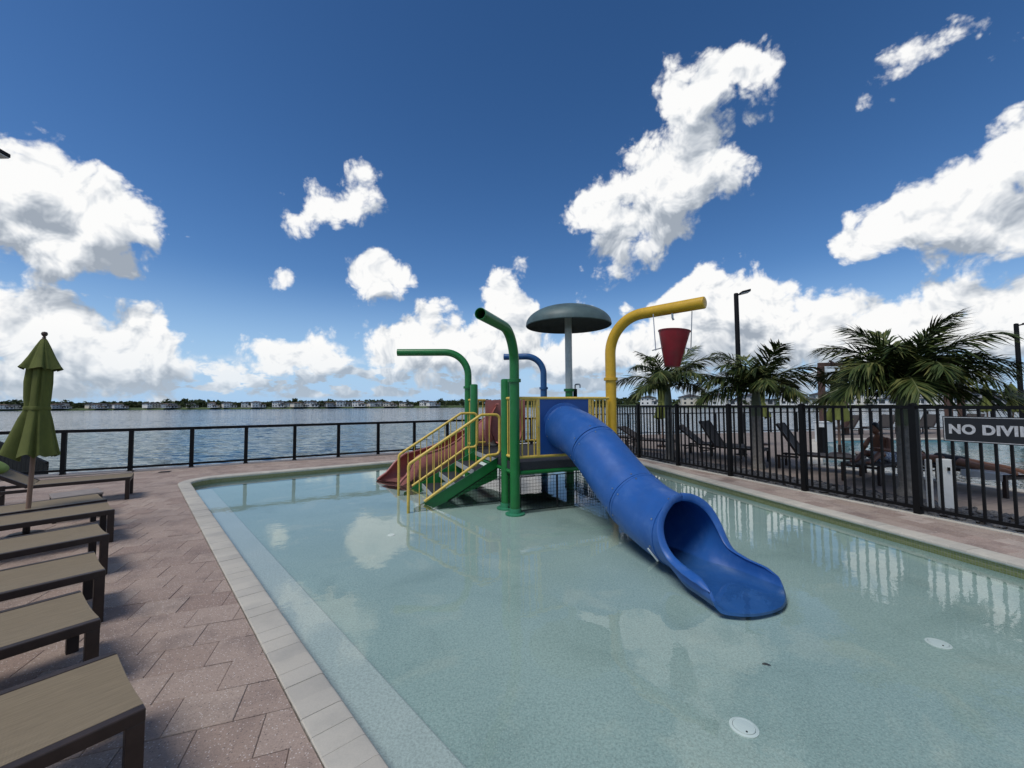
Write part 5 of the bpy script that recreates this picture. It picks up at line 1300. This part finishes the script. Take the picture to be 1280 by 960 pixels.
def house(px, back, w, d_, h, wm, rm, label, group, rz, storeys=2, seed=0, wins=4):
    p, dist = shore_at(px, back); t = thing('house', (p.x, p.y, .3), label, 'house', group); rg = random.Random(seed)
    view = math.atan2(p.y, p.x); a = view - math.pi / 2 + rz; X = Vector((math.cos(a), math.sin(a), 0)); Y = Vector((-math.sin(a), math.cos(a), 0)); o0 = Vector((p.x, p.y, .3))
    main_w = w * .68; c = o0 - X * w * .16
    mb = MB().obox(c + Vector((0, 0, h / 2)), X * main_w / 2, Y * d_ / 2, (0, 0, h / 2)); mb.build('wall', wm, t)
    h2 = h * .54; c2 = o0 + X * w * .30 - Y * d_ * .18; MB().obox(c2 + Vector((0, 0, h2 / 2)), X * w * .24, Y * d_ * .38, (0, 0, h2 / 2)).build('wing_wall', wm, t)
    def hip(c_, wx, dy, z, rise, ov=.5):
        wx += ov; dy += ov; rx = max(0, wx - dy); v = [c_ + X * sx * wx + Y * sy * dy + Vector((0, 0, z)) for sx, sy in ((-1, -1), (1, -1), (1, 1), (-1, 1))] + [c_ - X * rx + Vector((0, 0, z + rise)), c_ + X * rx + Vector((0, 0, z + rise))]
        return MB().add(v + [q - Vector((0, 0, .22)) for q in v[:4]], [(0, 1, 5, 4), (2, 3, 4, 5), (1, 2, 5), (3, 0, 4), (0, 6, 7, 1), (1, 7, 8, 2), (2, 8, 9, 3), (3, 9, 6, 0), (6, 9, 8, 7)])
    hip(c, main_w / 2, d_ / 2, h, h * (.34 if seed >= 50 else .2)).build('roof', rm, t); hip(c2, w * .24, d_ * .38, h2, h * .13).build('wing_roof', rm, t)
    for fl in range(storeys):
        for k in range(wins):
            x = -main_w / 2 + main_w * (k + .5) / wins; wz = h * (.27 if fl == 0 else .74); ww = main_w / wins * rg.uniform(.28, .42); wh = h * (.24 if fl == 0 else .17)
            q = c + X * x - Y * (d_ / 2) + Vector((0, 0, wz)); o = MB().obox(q, X * ww / 2, Y * .06, (0, 0, wh / 2)).build('window', WIN, t)
    for k in range(2):
        q = c2 + X * (w * .24 * (-.5 + k)) - Y * d_ * .38 + Vector((0, 0, h2 * .5)); MB().obox(q, X * w * .07, Y * .06, (0, 0, h2 * .3)).build('window', WIN, t)
rg = random.Random(77)
# left and middle shore: small bright houses among trees
LH = [(8, 0), (22, 1), (62, 0), (72, 2), (82, 0), (118, 1), (125, 0), (132, 0), (143, 2), (150, 0), (187, 0), (196, 1), (210, 0), (216, 2), (240, 1), (268, 0), (286, 0), (313, 0), (322, 0), (350, 0), (362, 0), (374, 1), (391, 0), (408, 0), (414, 2), (428, 0), (437, 0), (450, 0), (466, 0), (476, 0), (488, 1), (508, 1), (531, 0), (541, 0)]
for i, (px, k) in enumerate(LH):
    s_ = 1.0 if px > 300 else .8
    house(px, 3 + (i % 3) * 3, rg.uniform(7, 11) * s_, 8, rg.uniform(3.2, 4.6) * s_, (WALLW, WALLC, WALLG)[k], (ROOFD if i % 3 else ROOFB), ('small white house among trees on the far lake shore', 'small cream house among trees on the far lake shore', 'small grey house among trees on the far lake shore')[k], 'houses on the far lake shore', rg.uniform(-.4, .4), seed=i, wins=3)
for i in range(150):
    px = -60 + 840 * (i + rg.random()) / 150
    if px > 775: continue
    p, dist = shore_at(px, rg.choice((3, 13, 16, 20, 26))); s_ = rg.uniform(1.3, 2.5) * (1.0 if rg.random() < .85 else 1.3)
    tree(p.x, p.y, .3, s_ * 1.25, s_, 'small dark green tree on the far lake shore', 'trees on the far lake shore', i)
mb = MB(); rg2 = random.Random(5)        # wooded skyline behind the houses
def wood(px0, px1, n, back, hmin, hmax, qs):
    for _ in range(n):
        px = rg2.uniform(px0, px1); p, dist = shore_at(px, back + rg2.uniform(0, 25)); hh = hmin + (hmax - hmin) * (.5 + .5 * math.sin(px * .045) * math.sin(px * .013 + 1)) * rg2.uniform(.6, 1.0)
        z = .2 + hh * rg2.random() ** .8; s_ = qs * rg2.uniform(.6, 1.4); a = rg2.uniform(0, 3.14); e = Vector((math.cos(a), math.sin(a), rg2.uniform(-.4, .4))) * s_; f = Vector((rg2.uniform(-.5, .5), rg2.uniform(-.5, .5), 1)) * s_ * .7; c_ = Vector((p.x, p.y, z))
        mb.add([c_ - e - f, c_ + e - f * .8, c_ + e * .8 + f, c_ - e * .8 + f * .9], [(0, 1, 2, 3)])
wood(-160, 800, 9000, 34, 3.6, 7.0, .9); wood(760, 1500, 4200, 40, 3.0, 5.0, .7)
mb.build('distant_woodland', LEAFD, label='dark wooded skyline behind the lakeside houses', category='woodland', kind='stuff')
# right shore: nearer two-storey houses
RH = [(815, 0, 18), (868, 1, 16), (905, 0, 15), (948, 2, 14), (1000, 0, 15), (1038, 0, 14), (1100, 0, 15), (1128, 2, 13), (1165, 0, 15), (1225, 2, 17), (1285, 0, 16)]
for i, (px, k, w) in enumerate(RH):
    if px < 850: w = 14
    house(px, 6 + (i % 2) * 5, w, 11, 5.0, (WALLW, WALLC, WALLG)[k], ROOFD, ('white two-storey house with dark hip roof on the near lake shore', 'cream two-storey house with dark hip roof on the near lake shore', 'grey two-storey house with dark hip roof on the near lake shore')[k], 'two-storey houses on the right-hand lake shore', rg.uniform(-.35, .35), seed=50 + i, wins=3)
for i in range(46):
    px = 770 + 560 * (i + rg.random()) / 46; p, dist = shore_at(px, rg.choice((2, 2, 3, 14, 18))); s_ = rg.uniform(.9, 1.8)
    tree(p.x, p.y, .2, s_ * 1.2, s_, 'dark bushy tree beside the two-storey lakeside houses', 'trees beside the two-storey houses', i)
